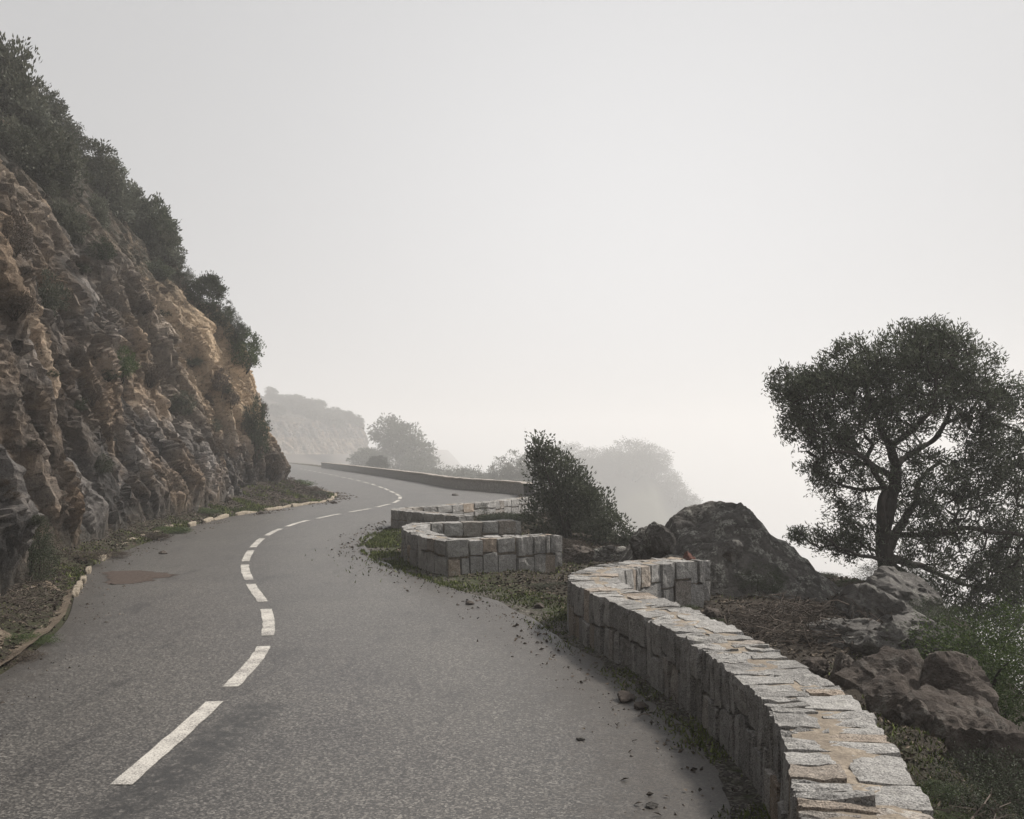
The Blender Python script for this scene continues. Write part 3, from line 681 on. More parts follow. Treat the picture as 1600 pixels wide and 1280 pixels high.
# ------------------------------------------------------------------ rocks
def ico(sub):
    import bmesh
    bm = bmesh.new(); bmesh.ops.create_icosphere(bm, subdivisions=sub, radius=1); v = np.array([x.co[:] for x in bm.verts]); f = np.array([[a.index for a in x.verts] for x in bm.faces]); bm.free(); return v, f
ICO = {k: ico(k) for k in (2, 3, 4, 5, 6)}
def rock_mesh(name, sub, size, seed, mat, amp=.35, fac=1.3):
    """boulder cut by random planes, with rough chipped faces"""
    v, f = ICO[sub]; q = np.random.default_rng(seed*7+1); npl = 16
    n = q.normal(size=(npl, 3)); n /= np.linalg.norm(n, axis=1, keepdims=True)
    dist = .66+.42*q.random(npl)*(.6+amp)
    vv = v+.10*np.stack([fbm(v*2.2+seed+k*5, 3, seed+k) for k in range(3)], -1); vv /= np.linalg.norm(vv, axis=1, keepdims=True)
    dt = vv@n.T; r = np.where(dt > .12, dist[None]/np.maximum(dt, .12), 9).min(1); r = np.minimum(r, 1.35)
    h, c = crag(v*fac*2.6+seed*7.7, seed, 1.3, None, .9)
    r = r+amp*.2*h+.07*fbm(v*2.5+seed, 4, seed)+.02*fbm(v*9+seed, 3, seed)
    return mesh_np(name, v*r[:, None]*np.array(size), f, mat, False)
def outcrop():
    nx, ny = 300, 170
    X = np.linspace(1.9, 6.6, nx); Y = np.linspace(17.3, 22.6, ny)
    GX, GY = np.meshgrid(X, Y, indexing='ij'); x, y = GX.ravel(), GY.ravel()
    px = 800+1600*X/20.0
    prof = np.interp(px, [950, 975, 985, 1000, 1020, 1045, 1052, 1075, 1090, 1110, 1130, 1160, 1172, 1182, 1192, 1218, 1228, 1248, 1262, 1285, 1320],
                         [905, 868, 852, 838, 832, 822, 808, 796, 792, 785, 782, 784, 795, 812, 828, 838, 846, 858, 878, 895, 915])
    top = 2.5-(prof-700)*20.0/1600
    z0 = gz(4, 19)-.35
    t = np.repeat(top, ny)
    dy = y-20.2
    fall = np.where(dy < 0, 1-(np.abs(dy)/2.7)**2.0, 1-(np.abs(dy)/2.2)**2)
    P = np.stack([x, y*.9, x*0], -1)
    w1 = np.stack([fbm(P*.8, 3, 5), fbm(P*.8+4, 3, 6), x*0], -1)*.5
    h, c = chisel((P+w1)*.9, 15); h2, c2 = chisel((P+w1*.5)*2.2, 25); h3, _ = chisel(P*5.5, 28)
    z = z0+(t-z0)*np.clip(fall, -.2, 1)+(.30*h+.17*h2+.06*h3+.10*fbm(P*1.3, 4, 8)+.02*fbm(P*8, 3, 9))*sstep(-.1, .35, fall)
    me = mesh_np('rock_outcrop', np.stack([x-4.2, y-19.6, z], -1), grid_faces(nx, ny), M['outcrop'], False)
    o = link('rock_outcrop', me, loc=(4.2, 19.6, 0)); tag(o, 'big dark lichen spotted rock outcrop where the near parapet ends', 'rock'); return o
outcrop()
def ground_at(px, py, y0=5.0, y1=70.0):
    Y = np.exp(np.linspace(math.log(y0), math.log(y1), 900)); X = (px-800)/1600*Y; Z = 2.5-(py-700)/1600*Y
    k = int(np.argmax(Z < ground_z(X, Y)+.01)); return float(X[k]), float(Y[k]), float(ground_z(X[k:k+1], Y[k:k+1])[0])
def boulder(label, px, py, Y, size, seed, mat, rot=0, sub=5, amp=.35, group=None, fac=1.3, name='boulder', ground_it=False):
    if ground_it: x, Y, z = ground_at(px, py); z += size[2]*.35
    else: x = (px-800)/1600*Y; z = 2.5-(py-700)/1600*Y
    o = link(name, rock_mesh(name, sub, size, seed, mat, amp, fac), loc=(x, Y, z), rot=(0, 0, rot)); tag(o, label, 'rock', group); return o
G1 = 'brown boulders on the bank behind the near parapet'
boulder('largest flat faced brown boulder on the bank right behind the parapet', 1385, 1100, 10.9, (.66, .5, .62), 3, M['brownrock'], .2, group=G1, amp=.3)
boulder('thin brown slab standing beside a dark crack of the largest brown boulder', 1328, 1068, 11.0, (.2, .35, .36), 4, M['brownrock'], .1, group=G1)
boulder('rounded brown boulder between the green bush and the largest flat faced boulder', 1482, 1092, 10.6, (.34, .4, .36), 5, M['brownrock'], .5, group=G1, amp=.25)
boulder('broad sloping brown boulder running down below the round green bush', 1515, 1180, 9.4, (.62, .5, .6), 6, M['brownrock'], .9, group=G1, amp=.28)
boulder('low brown boulder at the foot of the largest flat faced one', 1420, 1150, 9.6, (.42, .4, .42), 7, M['brownrock'], .4, group=G1)
boulder('brown boulder sinking into the leafy shrub in the corner of the bank', 1580, 1225, 8.7, (.55, .5, .5), 8, M['brownrock'], .2, group=G1)
G2 = 'grey rocks of the bank below the leaning tree'
boulder('pale grey lichened rock slab just below the trunk of the leaning tree', 1380, 985, 14.2, (.62, .6, .5), 12, M['greyrock'], .3, group=G2, amp=.45)
boulder('grey jagged rock under the roots above the brown boulders', 1425, 1025, 12.6, (.5, .5, .4), 13, M['greyrock'], .8, group=G2, amp=.5)
boulder('grey rock step close under the tree roots beside the drop', 1412, 935, 17.5, (.7, .7, .45), 14, M['greyrock'], .1, group=G2, amp=.45)
boulder('dark rough grey rock between dead brush and the pale lichened slab', 1318, 1000, 13.3, (.42, .4, .28), 15, M['greyrock'], .4, group=G2, amp=.45)
boulder('craggy reddish brown rock between the horseshoe parapet and the outcrop', 905, 876, 19.2, (.36, .36, .26), 21, M['brownrock'], .3, amp=.5, ground_it=True)
boulder('dark low rock heap beside the outcrop and the brown craggy rock', 955, 874, 19.0, (.42, .4, .2), 22, M['outcrop'], .9, amp=.5, ground_it=True)
boulder('rounded lichened boulder at the edge of the big outcrop', 1008, 852, 18.6, (.32, .35, .3), 23, M['outcrop'], .2, amp=.3)
boulder('upright dark stone leaning on the outcrop above the wall end', 1032, 845, 18.3, (.2, .22, .3), 24, M['outcrop'], .2, amp=.3)
boulder('grey lichen covered knob on the lower face of the outcrop', 1146, 862, 17.5, (.17, .16, .18), 25, M['greyrock'], .2, amp=.3)
boulder('rust red stone at the very end of the near parapet', 1080, 884, 17.0, (.13, .2, .2), 26, M['redrock'], .2, amp=.3)
boulder('flat grey stone lying on the litter by the rust red stone', 1103, 901, 16.4, (.26, .15, .05), 27, M['greyrock'], .2, amp=.2, ground_it=True)
boulder('small ochre rock on the leaf litter above the dead brush', 1207, 912, 16.6, (.14, .12, .08), 28, M['brownrock'], .2, sub=4, ground_it=True)
boulder('ochre rock against the inner side of the near parapet', 1112, 966, 13.0, (.18, .16, .13), 29, M['brownrock'], .6, sub=4, ground_it=True)
boulder('reddish rock poking out beside the parapet near the brown slab', 1270, 1052, 10.5, (.2, .16, .12), 30, M['brownrock'], .6, sub=4, ground_it=True)
boulder('brown stone beside the end of the horseshoe parapet back arm', 806, 832, 25.0, (.16, .14, .2), 31, M['brownrock'], .6, sub=4, ground_it=True)
# loose stones fallen on the road edge
def ground_or_road(x, y): return max(gz(x, y), float(road_z(np.array([x]), np.array([y]))[0]) if xl(y) < x < xr(y) else -99)
def loose(label, px, py, r, seed, mat, group=None):
    Y = 4000/(py-700); x = (px-800)/1600*Y
    o = link('loose_stone', rock_mesh('loose_stone', 3, (r*1.2, r, r*.6), seed, mat, .4), loc=(x, Y, ground_or_road(x, Y)+r*.25), rot=(0, 0, seed)); tag(o, label, 'stone', group)
GL = 'loose stones on the road edges'
loose('dark squarish stone lying in the moss below the near parapet', 1000, 1108, .07, 41, M['brownrock'], GL)
loose('brown broken stone beside a curled bark strip on the gravel edge', 978, 1095, .09, 42, M['brownrock'], GL)
loose('small dark stone alone on the asphalt short of the parapet foot', 908, 1158, .03, 43, M['greyrock'], GL)
loose('dark stone on the gravel near the frame bottom below the parapet', 1018, 1262, .04, 44, M['greyrock'], GL)
loose('dark clod on the moss edge by the horseshoe parapet road side', 735, 945, .06, 45, M['brownrock'], GL)
loose('clod on the mossy edge between both nearer parapets', 842, 948, .08, 46, M['brownrock'], GL)
loose('dark stone on the asphalt below the brown repair patch', 255, 866, .09, 47, M['brownrock'], GL)
loose('stone at the outer tip of the debris by the cliff corner', 522, 787, .14, 48, M['brownrock'], GL)
loose('fallen stone on the road just beyond the kerb debris of the corner', 492, 762, .14, 49, M['brownrock'], GL)
loose('fallen stone lying on the road halfway along the kerb debris', 405, 804, .12, 50, M['brownrock'], GL)
loose('lone dark stone on the far road in front of the distant parapet', 711, 775, .14, 51, M['greyrock'], GL)

# ------------------------------------------------------------------ foliage
def leaves(pos, dirs, ln, wd, r, jitter=.6):
    """diamond leaves"""
    n = len(pos); d = dirs+r.normal(size=(n, 3))*jitter; d /= np.linalg.norm(d, axis=1, keepdims=True)+1e-9
    a = np.cross(d, r.normal(size=(n, 3))); a /= np.linalg.norm(a, axis=1, keepdims=True)+1e-9
    l = (ln*np.ones((n, 1)))*(.6+.8*r.random(n))[:, None]; w_ = (wd*np.ones((n, 1)))*(.7+.6*r.random(n))[:, None]
    b = np.cross(a, d)*l*.12
    V = np.stack([pos-d*l*.5, pos+a*w_*.5+b, pos+d*l*.5, pos-a*w_*.5+b], 1).reshape(-1, 3)
    return V, np.arange(4*n).reshape(n, 4)
def clumpy_crown(name, lobes, n_clump, per, csize, ln, wd, mat, seed, up=.3, hollow=.55):
    """lobes: (x,y,z,rx,ry,rz); leaves gather in clumps near the lobes' skins"""
    r = np.random.default_rng(seed); lob = np.array(lobes, float); wt = (lob[:, 3]*lob[:, 4]*lob[:, 5])**.67; wt /= wt.sum()
    i = r.choice(len(lob), n_clump, p=wt); d = r.normal(size=(n_clump, 3)); d /= np.linalg.norm(d, axis=1, keepdims=True)
    rad = hollow+(1-hollow)*r.random(n_clump)**.6+r.normal(size=n_clump)*.05
    c = lob[i, :3]+d*lob[i, 3:]*rad[:, None]
    tc_ = r.random(n_clump)
    k = np.repeat(np.arange(n_clump), per); n = len(k)
    e = np.clip(r.normal(size=(n, 3)), -1.5, 1.5)*csize*(.6+.8*r.random(n_clump))[k][:, None]*np.array([1, 1, .75])
    pos = c[k]+e
    outw = d[k]*.8+e/csize*.4+np.array([0, 0, up])
    V, F = leaves(pos, outw, ln, wd, r)
    t = np.clip(.6*tc_[k]+.4*r.random(n), 0, 1)
    return mesh_np(name, V, F, mat, False, dict(tint=np.repeat(t, 4)))
def stems_mesh(name, lobes, n, base_r, mat, seed, z0=-.2):
    r = np.random.default_rng(seed); lob = np.array(lobes, float); ps = []
    for k in range(n):
        l = lob[r.integers(len(lob))]; q = l[:3]+r.normal(size=3)*l[3:]*.45
        b = np.array([r.normal()*base_r*1.5, r.normal()*base_r*1.5, z0]); t = np.linspace(0, 1, 8)[:, None]
        m = (b+q)/2+r.normal(size=3)*.12*np.linalg.norm(q-b); m[2] = max(m[2], b[2])
        c = (1-t)**2*b+2*t*(1-t)*m+t*t*q
        ps.append(tube(c, np.linspace(base_r, base_r*.2, 8), 5))
    v, f = join(ps); return mesh_np(name, v, f, mat, True)
# unit shrubs (about 2 m across, 2 m tall, base at origin), made once each per leaf kind
LOBES = {
    'dome': [(0, 0, .8, .8, .8, .8), (.5, .2, .6, .5, .5, .5), (-.5, -.1, .65, .5, .55, .5), (.1, .5, .7, .5, .5, .5), (0, -.4, .6, .6, .5, .5)],
    'tall': [(0, 0, 1.3, .65, .65, .7), (.35, .1, .8, .6, .6, .6), (-.35, .15, .9, .55, .6, .6), (.05, -.2, .5, .7, .6, .5)],
    'lean': [(-.3, 0, 1.4, .5, .5, .45), (.1, 0, 1.1, .6, .6, .6), (.5, 0, .7, .6, .6, .55), (-.1, .1, .5, .6, .6, .5), (.8, 0, .35, .4, .5, .35)],
    'flat': [(0, 0, .35, .9, .7, .38), (.5, .1, .3, .5, .5, .3), (-.55, -.1, .3, .5, .5, .3)],
    'wedge': [(-.62, 0, 1.72, .2, .25, .22), (-.42, 0, 1.4, .4, .45, .4), (-.2, 0, 1.05, .55, .55, .55), (.1, 0, .78, .5, .6, .5), (.45, 0, .45, .48, .6, .45), (.85, 0, .05, .45, .5, .4), (1.15, 0, -.3, .4, .5, .35), (-.5, 0, .45, .42, .5, .5)],
    'umbrella': [(0, 0, 1.55, .8, .8, .28), (.5, .1, 1.35, .45, .45, .22), (-.55, .1, 1.3, .45, .45, .25), (.2, -.2, 1.75, .4, .4, .2)],
}
PROTO = {}
def proto(shape, kind, dens=1.0, leaf=.09):
    k = (shape, kind, dens, leaf)
    if k not in PROTO:
        sd = len(PROTO)*13+5
        nc = int(230*dens); per = 26
        crown = clumpy_crown('foliage', LOBES[shape], nc, per, .11, leaf, leaf*.45, M[kind], sd)
        st = stems_mesh('stem', LOBES[shape], 9, .035, M['bark' if kind != 'dry' else 'twig'], sd+1)
        PROTO[k] = (crown, st)
    return PROTO[k]
def shrub(name, label, cat, loc, w_, h_, shape, kind, group=None, rz=None, dens=1.0, leaf=.09, parts=('foliage', 'stem')):
    cr, st = proto(shape, kind, dens, leaf)
    e = empty(name, loc, random.uniform(0, 6.28) if rz is None else rz); tag(e, label, cat, group)
    s_ = (w_/2, w_/2, h_/2)
    link(parts[0], cr, e, scale=s_); link(parts[1], st, e, scale=s_)
    return e
missed = []
def cliff_shrub(label, px, py, rpx, rpy, shape, kind, group=None, name='shrub', cat='shrub', sink=.25, dens=1.0, leaf=.09, dn=0, Yhint=None):
    """px,py: where the middle of the plant is seen; it is rooted on the rock there"""
    p, n = on_cliff(px, py+dn+rpy*.3)
    if p is None:
        for k in range(1, 40):
            p, n = on_cliff(px-2*k, py+dn+rpy*.3+3*k)
            if p is not None: break
    if p is None: missed.append(label); return
    Y = p.y; w_ = 2*rpx/1600*Y; h_ = 2*rpy/1600*Y
    loc = p+n*0.05*w_+Vector((0, 0, -h_*.42))
    return shrub(name, label, cat, loc, w_*1.15, h_*1.15, shape, kind, group, None, dens, leaf, ('crown', 'trunk') if name == 'tree' else ('foliage', 'stem'))
GT = 'trees massed along the top of the cliff'
top_same = 'misty grey green tree in the mass along the top of the cliff'
for (px, py, r1, r2, sh, lab) in [
    (18, 150, 42, 62, 'tall', 'tallest misty tree at the very top of the cliff edge'),
    (70, 165, 36, 46, 'dome', top_same), (96, 205, 34, 40, 'dome', top_same), (45, 205, 44, 44, 'dome', top_same), (85, 262, 36, 42, 'dome', top_same), (110, 300, 30, 36, 'dome', top_same), (40, 245, 36, 30, 'dome', top_same),
    (135, 192, 20, 24, 'tall', 'small misty tree in the notch between the two cliff top masses'),
    (180, 222, 34, 38, 'dome', top_same), (215, 255, 34, 40, 'dome', top_same), (250, 285, 34, 42, 'dome', top_same), (275, 318, 32, 40, 'dome', top_same), (215, 315, 38, 44, 'dome', top_same), (190, 340, 38, 36, 'dome', top_same), (235, 355, 38, 40, 'dome', top_same), (170, 290, 28, 34, 'dome', top_same), (265, 372, 30, 34, 'dome', top_same), (150, 330, 22, 26, 'dome', top_same), (255, 400, 28, 24, 'dome', top_same), (205, 280, 34, 34, 'dome', top_same),
    (15, 215, 40, 44, 'dome', top_same), (125, 245, 30, 34, 'dome', top_same), (70, 225, 36, 44, 'dome', top_same), (140, 275, 28, 34, 'dome', top_same), (100, 340, 30, 34, 'dome', top_same),
    (180, 255, 34, 36, 'dome', top_same), (235, 300, 36, 40, 'dome', top_same), (180, 380, 34, 30, 'dome', top_same), (220, 395, 34, 30, 'dome', top_same), (160, 225, 22, 26, 'dome', top_same), (290, 385, 22, 26, 'dome', top_same), (240, 420, 26, 20, 'dome', top_same),
    (292, 345, 26, 44, 'umbrella', 'bare limbed umbrella shaped tree leaning out from the cliff top')]:
    if lab == top_same and (random.random() < .25 or (py >= 372 and px < 240)): continue
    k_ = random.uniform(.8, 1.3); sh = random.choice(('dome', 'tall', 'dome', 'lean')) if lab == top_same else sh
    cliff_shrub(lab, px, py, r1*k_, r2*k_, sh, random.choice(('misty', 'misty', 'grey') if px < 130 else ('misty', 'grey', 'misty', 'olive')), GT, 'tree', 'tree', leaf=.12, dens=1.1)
GS = 'shrubs rooted on the cliff'
for (px, py, r1, r2, sh, kind, lab) in [
    (348, 432, 26, 36, 'umbrella', 'dark', 'small crooked tree with open tufts on the cliff edge above the pale rock'),
    (325, 440, 26, 24, 'dome', 'dark', 'low dark shrub on the cliff edge below the umbrella tree'),
    (360, 462, 22, 26, 'dome', 'dark', 'dark shrub under the small crooked tree on the cliff edge'),
    (394, 520, 26, 36, 'dome', 'green', 'round green shrub leaning from the edge above the pale rock face'),
    (376, 495, 18, 24, 'dome', 'dark', 'dark shrub just above the round green one at the pale rock'),
    (190, 560, 24, 28, 'dome', 'green', 'bright green shrub halfway up the middle of the cliff'),
    (237, 572, 24, 24, 'dome', 'dry', 'grey brown shrub right beside the bright green one'),
    (345, 590, 18, 24, 'dome', 'dry', 'dry brown shrub beside the pale rock face'),
    (362, 618, 13, 16, 'dome', 'dry', 'small dry shrub below the pale rock face'),
    (286, 625, 20, 22, 'dome', 'grey', 'olive grey shrub on a ledge below the grey brown one'),
    (325, 620, 10, 12, 'dome', 'dry', 'tiny dry tuft between two ledges under the pale rock'),
    (400, 668, 24, 42, 'tall', 'dark', 'dark green shrub hanging down the corner of the cliff'),
    (381, 655, 12, 18, 'dome', 'grey', 'grey tuft beside the dark hanging shrub of the cliff corner'),
    (412, 630, 9, 16, 'dome', 'dry', 'dry tuft on the outer corner under the pale rock'),
    (428, 722, 15, 22, 'dome', 'dry', 'dry shrub at the foot of the cliff corner'),
    (335, 690, 18, 18, 'dome', 'dry', 'dry shrub low on the cliff above the vertical grey rock'),
    (155, 385, 22, 22, 'dome', 'dark', 'dark shrub on a ledge under the cliff top trees'),
    (120, 395, 18, 16, 'flat', 'dry', 'flat dry shrub beside the ledge under the cliff top trees'),
    (16, 355, 34, 40, 'dome', 'dry', 'big brown bush below the high rock pinnacle'),
    (68, 450, 32, 42, 'dome', 'grey', 'large grey green bush below the brown pinnacle bush'),
    (25, 465, 28, 26, 'dome', 'dry', 'dull brown bush lower down below the rock pinnacle'),
    (120, 552, 16, 24, 'dome', 'dry', 'dry tuft in a cleft beside the bright green shrub'),
    (145, 605, 15, 22, 'dome', 'dry', 'dry tuft lower in the cleft below the bright green shrub'),
    (158, 720, 17, 18, 'dome', 'grey', 'greyish tuft low on the ochre rock'),
    (170, 668, 12, 16, 'dome', 'dry', 'small dry tuft above the greyish one on ochre rock'),
    (225, 470, 18, 16, 'flat', 'dry', 'flat brown tuft high on the broken slope'),
    (265, 520, 14, 14, 'flat', 'dry', 'flat dry tuft between the broken slope and pale rock'),
    (300, 555, 14, 14, 'flat', 'grey', 'flat grey tuft near the pale rock ledges'),
    (95, 330, 24, 26, 'dome', 'grey', 'misty bush beside the high rock pinnacle'),
    (75, 290, 20, 22, 'dome', 'grey', 'misty bush touching the top of the high rock pinnacle'),
    (295, 410, 18, 18, 'dome', 'grey', 'olive bush beneath the umbrella shaped tree'),
    (250, 445, 14, 12, 'flat', 'dry', 'flat tuft under the olive bush on the broken slope'),
    (310, 480, 12, 12, 'flat', 'grey', 'small tuft on the rib above the pale rock'),
    (50, 800, 18, 16, 'flat', 'grey', 'flat grey tuft above the glossy bush at the cliff foot'),
    ]:
    cliff_shrub(lab, px, py, r1, r2, sh, kind, GS, leaf=.1 if kind != 'dry' else .08, dens=.8)
for k in range(34):
    px, py = random.uniform(0, 400), random.uniform(260, 800)
    if py < 70+px*1.05+40 or py > 905-px*.28: continue
    sz = random.uniform(7, 15)
    cliff_shrub('small dry tuft scattered over the rock face of the cliff', px, py, sz, sz*.9, random.choice(('dome', 'flat', 'dome')), random.choice(('dry', 'dry', 'grey', 'dark')), 'small tufts on the rock face', leaf=.1, dens=.5)
print('missed', missed)
# shrubs at the cliff foot
def foot_shrub(label, px, py, w_, h_, shape, kind, group='shrubs along the cliff foot', name='shrub', cat='shrub', leaf=.07, dens=1.0, dz=0):
    Y = 4000/(py-700)
    for _ in range(6):
        x = (px-800)/1600*Y; z = gz(x, Y); Y = (2.5-z)*1600/(py-700)
    x = (px-800)/1600*Y
    return shrub(name, label, cat, (x, Y, gz(x, Y)-.05+dz), w_, h_, shape, kind, group, None, dens, leaf)
foot_shrub('glossy dark green bush in the corner at the cliff foot', 48, 905, 1.0, 1.15, 'tall', 'dark', leaf=.055, dens=1.4)
foot_shrub('low dead grey bush beside the glossy green one', 115, 880, 1.5, .5, 'flat', 'dry', leaf=.05)
foot_shrub('dead brown brush by the broken kerb at the cliff foot', 160, 868, 1.2, .4, 'flat', 'dry', leaf=.05)
foot_shrub('dry heather clump behind the first broken kerb stretch', 228, 846, 1.4, .5, 'flat', 'dry', leaf=.06)
foot_shrub('green weed clump at the foot of the grey rock', 258, 832, 1.4, .5, 'flat', 'green', leaf=.06)
foot_shrub('green weed clump halfway along the cliff foot', 312, 812, 1.5, .5, 'flat', 'green', leaf=.06)
foot_shrub('grassy clump on the bank under the cliff corner', 462, 776, 2.4, .9, 'flat', 'green', leaf=.07)
foot_shrub('dry brown clump on the bank near the cliff corner', 478, 768, 2.4, .8, 'flat', 'dry', leaf=.07)
foot_shrub('low green mat on the bank at the corner tip', 485, 776, 2.0, .6, 'flat', 'grey', leaf=.07)
foot_shrub('green weeds next to the near gutter slab', 30, 1000, .9, .3, 'flat', 'green', leaf=.05)
foot_shrub('dead brushwood on the near gutter edge', 15, 1030, .9, .28, 'flat', 'dry', leaf=.05)

# --- shrubs and trees on the seaward side
def at(px, base_py, Y):
    if Y < 45:
        x, Y2, z = ground_at(px, base_py)
        if abs(Y2-Y) < 4: return (x, Y2, z-.05)
        x = (px-800)/1600*Y; z = 2.5-(base_py-700)/1600*Y; g = gz(x, Y)
        print('at', px, base_py, Y, 'z', round(z, 2), 'ground', round(g, 2), 'hit', round(Y2, 1))
        return (x, Y, min(z, g+.05) if z > g else z)
    return ((px-800)/1600*Y, Y, 2.5-(base_py-700)/1600*Y)
shrub('shrub', 'tall dark wind shaped bush behind the horseshoe parapet', 'shrub', at(888, 838, 31), 2.55, 2.75, 'wedge', 'olive', 'shrubs on the seaward slope', 0.0, 2.6, .075)
shrub('shrub', 'greener bush on the slope at the foot of the tall wind shaped one', 'shrub', at(912, 868, 29.5), 2.1, 1.9, 'dome', 'grey', 'shrubs on the seaward slope', 0.4, 1.8, .075)
shrub('shrub', 'low grey bush falling away behind the craggy brown rock', 'shrub', at(945, 880, 29.5), 1.3, 1.3, 'dome', 'dark', 'shrubs on the seaward slope', 1.4, 1.2, .075)
shrub('shrub', 'dry grey heather clump between grass and the tall wind shaped bush', 'shrub', at(868, 858, 26), 1.6, .75, 'flat', 'dry', 'shrubs on the seaward slope', .2, 1.2, .06)
shrub('shrub', 'dark creeping bush on the earth mound behind the horseshoe parapet', 'shrub', at(790, 812, 30.5), 1.7, .6, 'flat', 'dark', 'shrubs on the seaward slope', .2, 1.2, .07)
shrub('shrub', 'low dark scrub on top of the earth mound', 'shrub', at(720, 812, 30), 1.9, .4, 'flat', 'grey', 'shrubs on the seaward slope', 1.2, 1.2, .06)
shrub('shrub', 'thin upright sprig on the earth mound', 'shrub', at(757, 800, 31), .55, .5, 'tall', 'dark', 'shrubs on the seaward slope', 2.2, .35, .06)
shrub('shrub', 'deep green round bush growing below the brown boulders', 'shrub', at(1560, 1130, 11.2), 2.1, 1.75, 'dome', 'green', 'shrubs on the seaward slope', .6, 2.4, .04)
shrub('shrub', 'deep green bush under the lowest branches of the leaning tree', 'shrub', at(1510, 1075, 13), 1.6, 1.3, 'dome', 'dark', 'shrubs on the seaward slope', 1.6, 2.0, .045)
shrub('shrub', 'leafy dark shrub with bare twigs in the corner beside the parapet', 'shrub', at(1575, 1300, 6.6), 1.3, .85, 'dome', 'dark', 'shrubs on the seaward slope', .9, 2.0, .035)
shrub('shrub', 'low leafy plant against the outer parapet foot in the corner', 'shrub', at(1490, 1300, 6.4), .7, .4, 'flat', 'green', 'shrubs on the seaward slope', .9, 1.4, .03)
shrub('shrub', 'fresh green plant growing against the inside of the near parapet', 'shrub', at(1075, 952, 14.2), .55, .32, 'flat', 'green', 'shrubs on the seaward slope', .9, 1.0, .035)
shrub('shrub', 'small green plant inside the parapet next to the ochre rock', 'shrub', at(1125, 972, 13.2), .5, .28, 'flat', 'green', 'shrubs on the seaward slope', 1.9, 1.0, .035)
shrub('shrub', 'tuft in the angle where the near parapet turns back', 'shrub', at(966, 912, 15.4), .25, .3, 'tall', 'dark', 'shrubs on the seaward slope', 1.9, .4, .035)
shrub('shrub', 'dark ivy growing over the flank of the big outcrop', 'shrub', at(1190, 880, 18.0), 1.0, .7, 'dome', 'dark', 'shrubs on the seaward slope', 1.9, 1.2, .045)
shrub('shrub', 'scrub at the foot of the outcrop towards the leaning tree', 'shrub', at(1275, 900, 18.5), 1.1, .4, 'flat', 'dark', 'shrubs on the seaward slope', 2.9, 1.2, .045)
shrub('shrub', 'low green scrub on the bank between litter and leaning tree', 'shrub', at(1330, 915, 18), 1.2, .45, 'flat', 'green', 'shrubs on the seaward slope', 3.9, 1.2, .045)
for (px, py, Y, w_, h_, sh, kd, lab) in [
    (1290, 985, 13.5, .9, .35, 'flat', 'dark', 'dark scrub between the dead brushwood and the grey rough rock'),
    (1240, 965, 14.5, .8, .3, 'flat', 'dry', 'dry scrub among the dead brushwood'),
    (1345, 960, 15.5, .9, .4, 'dome', 'dark', 'dark bush on the slab edge below the leaning tree'),
    (1300, 1045, 11.2, .5, .22, 'flat', 'green', 'green weeds beside the thin brown slab'),
    (1375, 1165, 9.3, .5, .2, 'flat', 'green', 'green weeds at the foot of the largest flat faced boulder'),
    (1400, 1215, 8.2, .55, .2, 'flat', 'dry', 'dry weeds on the bank below the brown boulders'),
    (1445, 1235, 7.6, .6, .25, 'flat', 'green', 'green weeds on the bank nearer the leafy corner shrub'),
    (1455, 975, 16, 1.0, .6, 'dome', 'dark', 'dark bush clinging to the drop under the low branches'),
    (1420, 900, 19, 1.3, .5, 'flat', 'dark', 'dark scrub round the trunk foot of the leaning tree'),
    (1395, 893, 20.0, 1.5, .75, 'dome', 'olive', 'leafy scrub hiding the foot of the leaning tree'),
    (1350, 895, 19.5, 1.3, .35, 'flat', 'dry', 'dry scrub on the bank crest beside the leaning tree'),
    (1150, 930, 16.5, 1.0, .15, 'flat', 'dry', 'thin dry weeds over the leaf litter'),
    ]:
    shrub('shrub', lab, 'shrub', at(px, py, Y), w_, h_, sh, kd, 'shrubs on the seaward slope', None, 1.2, .045)
shrub('shrub', 'dark weed growing in front of the near parapet road face', 'shrub', at(932, 1008, 12.6), .35, .3, 'dome', 'dark', 'shrubs on the seaward slope', .3, .7, .03)
shrub('shrub', 'dark weed at the road face of the horseshoe parapet', 'shrub', at(655, 880, 21.6), .8, .55, 'dome', 'dark', 'shrubs on the seaward slope', .3, .8, .04)
shrub('shrub', 'dark scrub heap on the moss beside the near parapet corner', 'shrub', at(860, 915, 16.8), .9, .3, 'flat', 'dark', 'shrubs on the seaward slope', .3, 1.2, .04)
GF = 'misty trees and bushes behind the distant parapet'
same_far = 'misty bush in the hedge behind the distant parapet'
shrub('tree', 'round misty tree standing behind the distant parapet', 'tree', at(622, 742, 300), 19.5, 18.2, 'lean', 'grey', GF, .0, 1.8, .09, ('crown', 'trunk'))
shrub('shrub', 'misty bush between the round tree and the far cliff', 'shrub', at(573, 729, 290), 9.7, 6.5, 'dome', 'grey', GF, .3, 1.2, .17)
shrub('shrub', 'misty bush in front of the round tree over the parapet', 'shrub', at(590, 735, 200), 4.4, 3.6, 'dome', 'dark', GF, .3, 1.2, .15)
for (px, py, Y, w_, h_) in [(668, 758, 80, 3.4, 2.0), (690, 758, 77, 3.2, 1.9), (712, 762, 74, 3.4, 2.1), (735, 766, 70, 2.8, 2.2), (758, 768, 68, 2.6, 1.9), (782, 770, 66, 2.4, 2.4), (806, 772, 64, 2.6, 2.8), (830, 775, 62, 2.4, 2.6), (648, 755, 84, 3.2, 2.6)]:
    shrub('shrub', same_far, 'shrub', at(px, py+3, Y*3.2), w_*3.2, h_*3.2, 'tall' if h_ > 2.3 else 'dome', 'grey', GF, None, 1.0, .09)

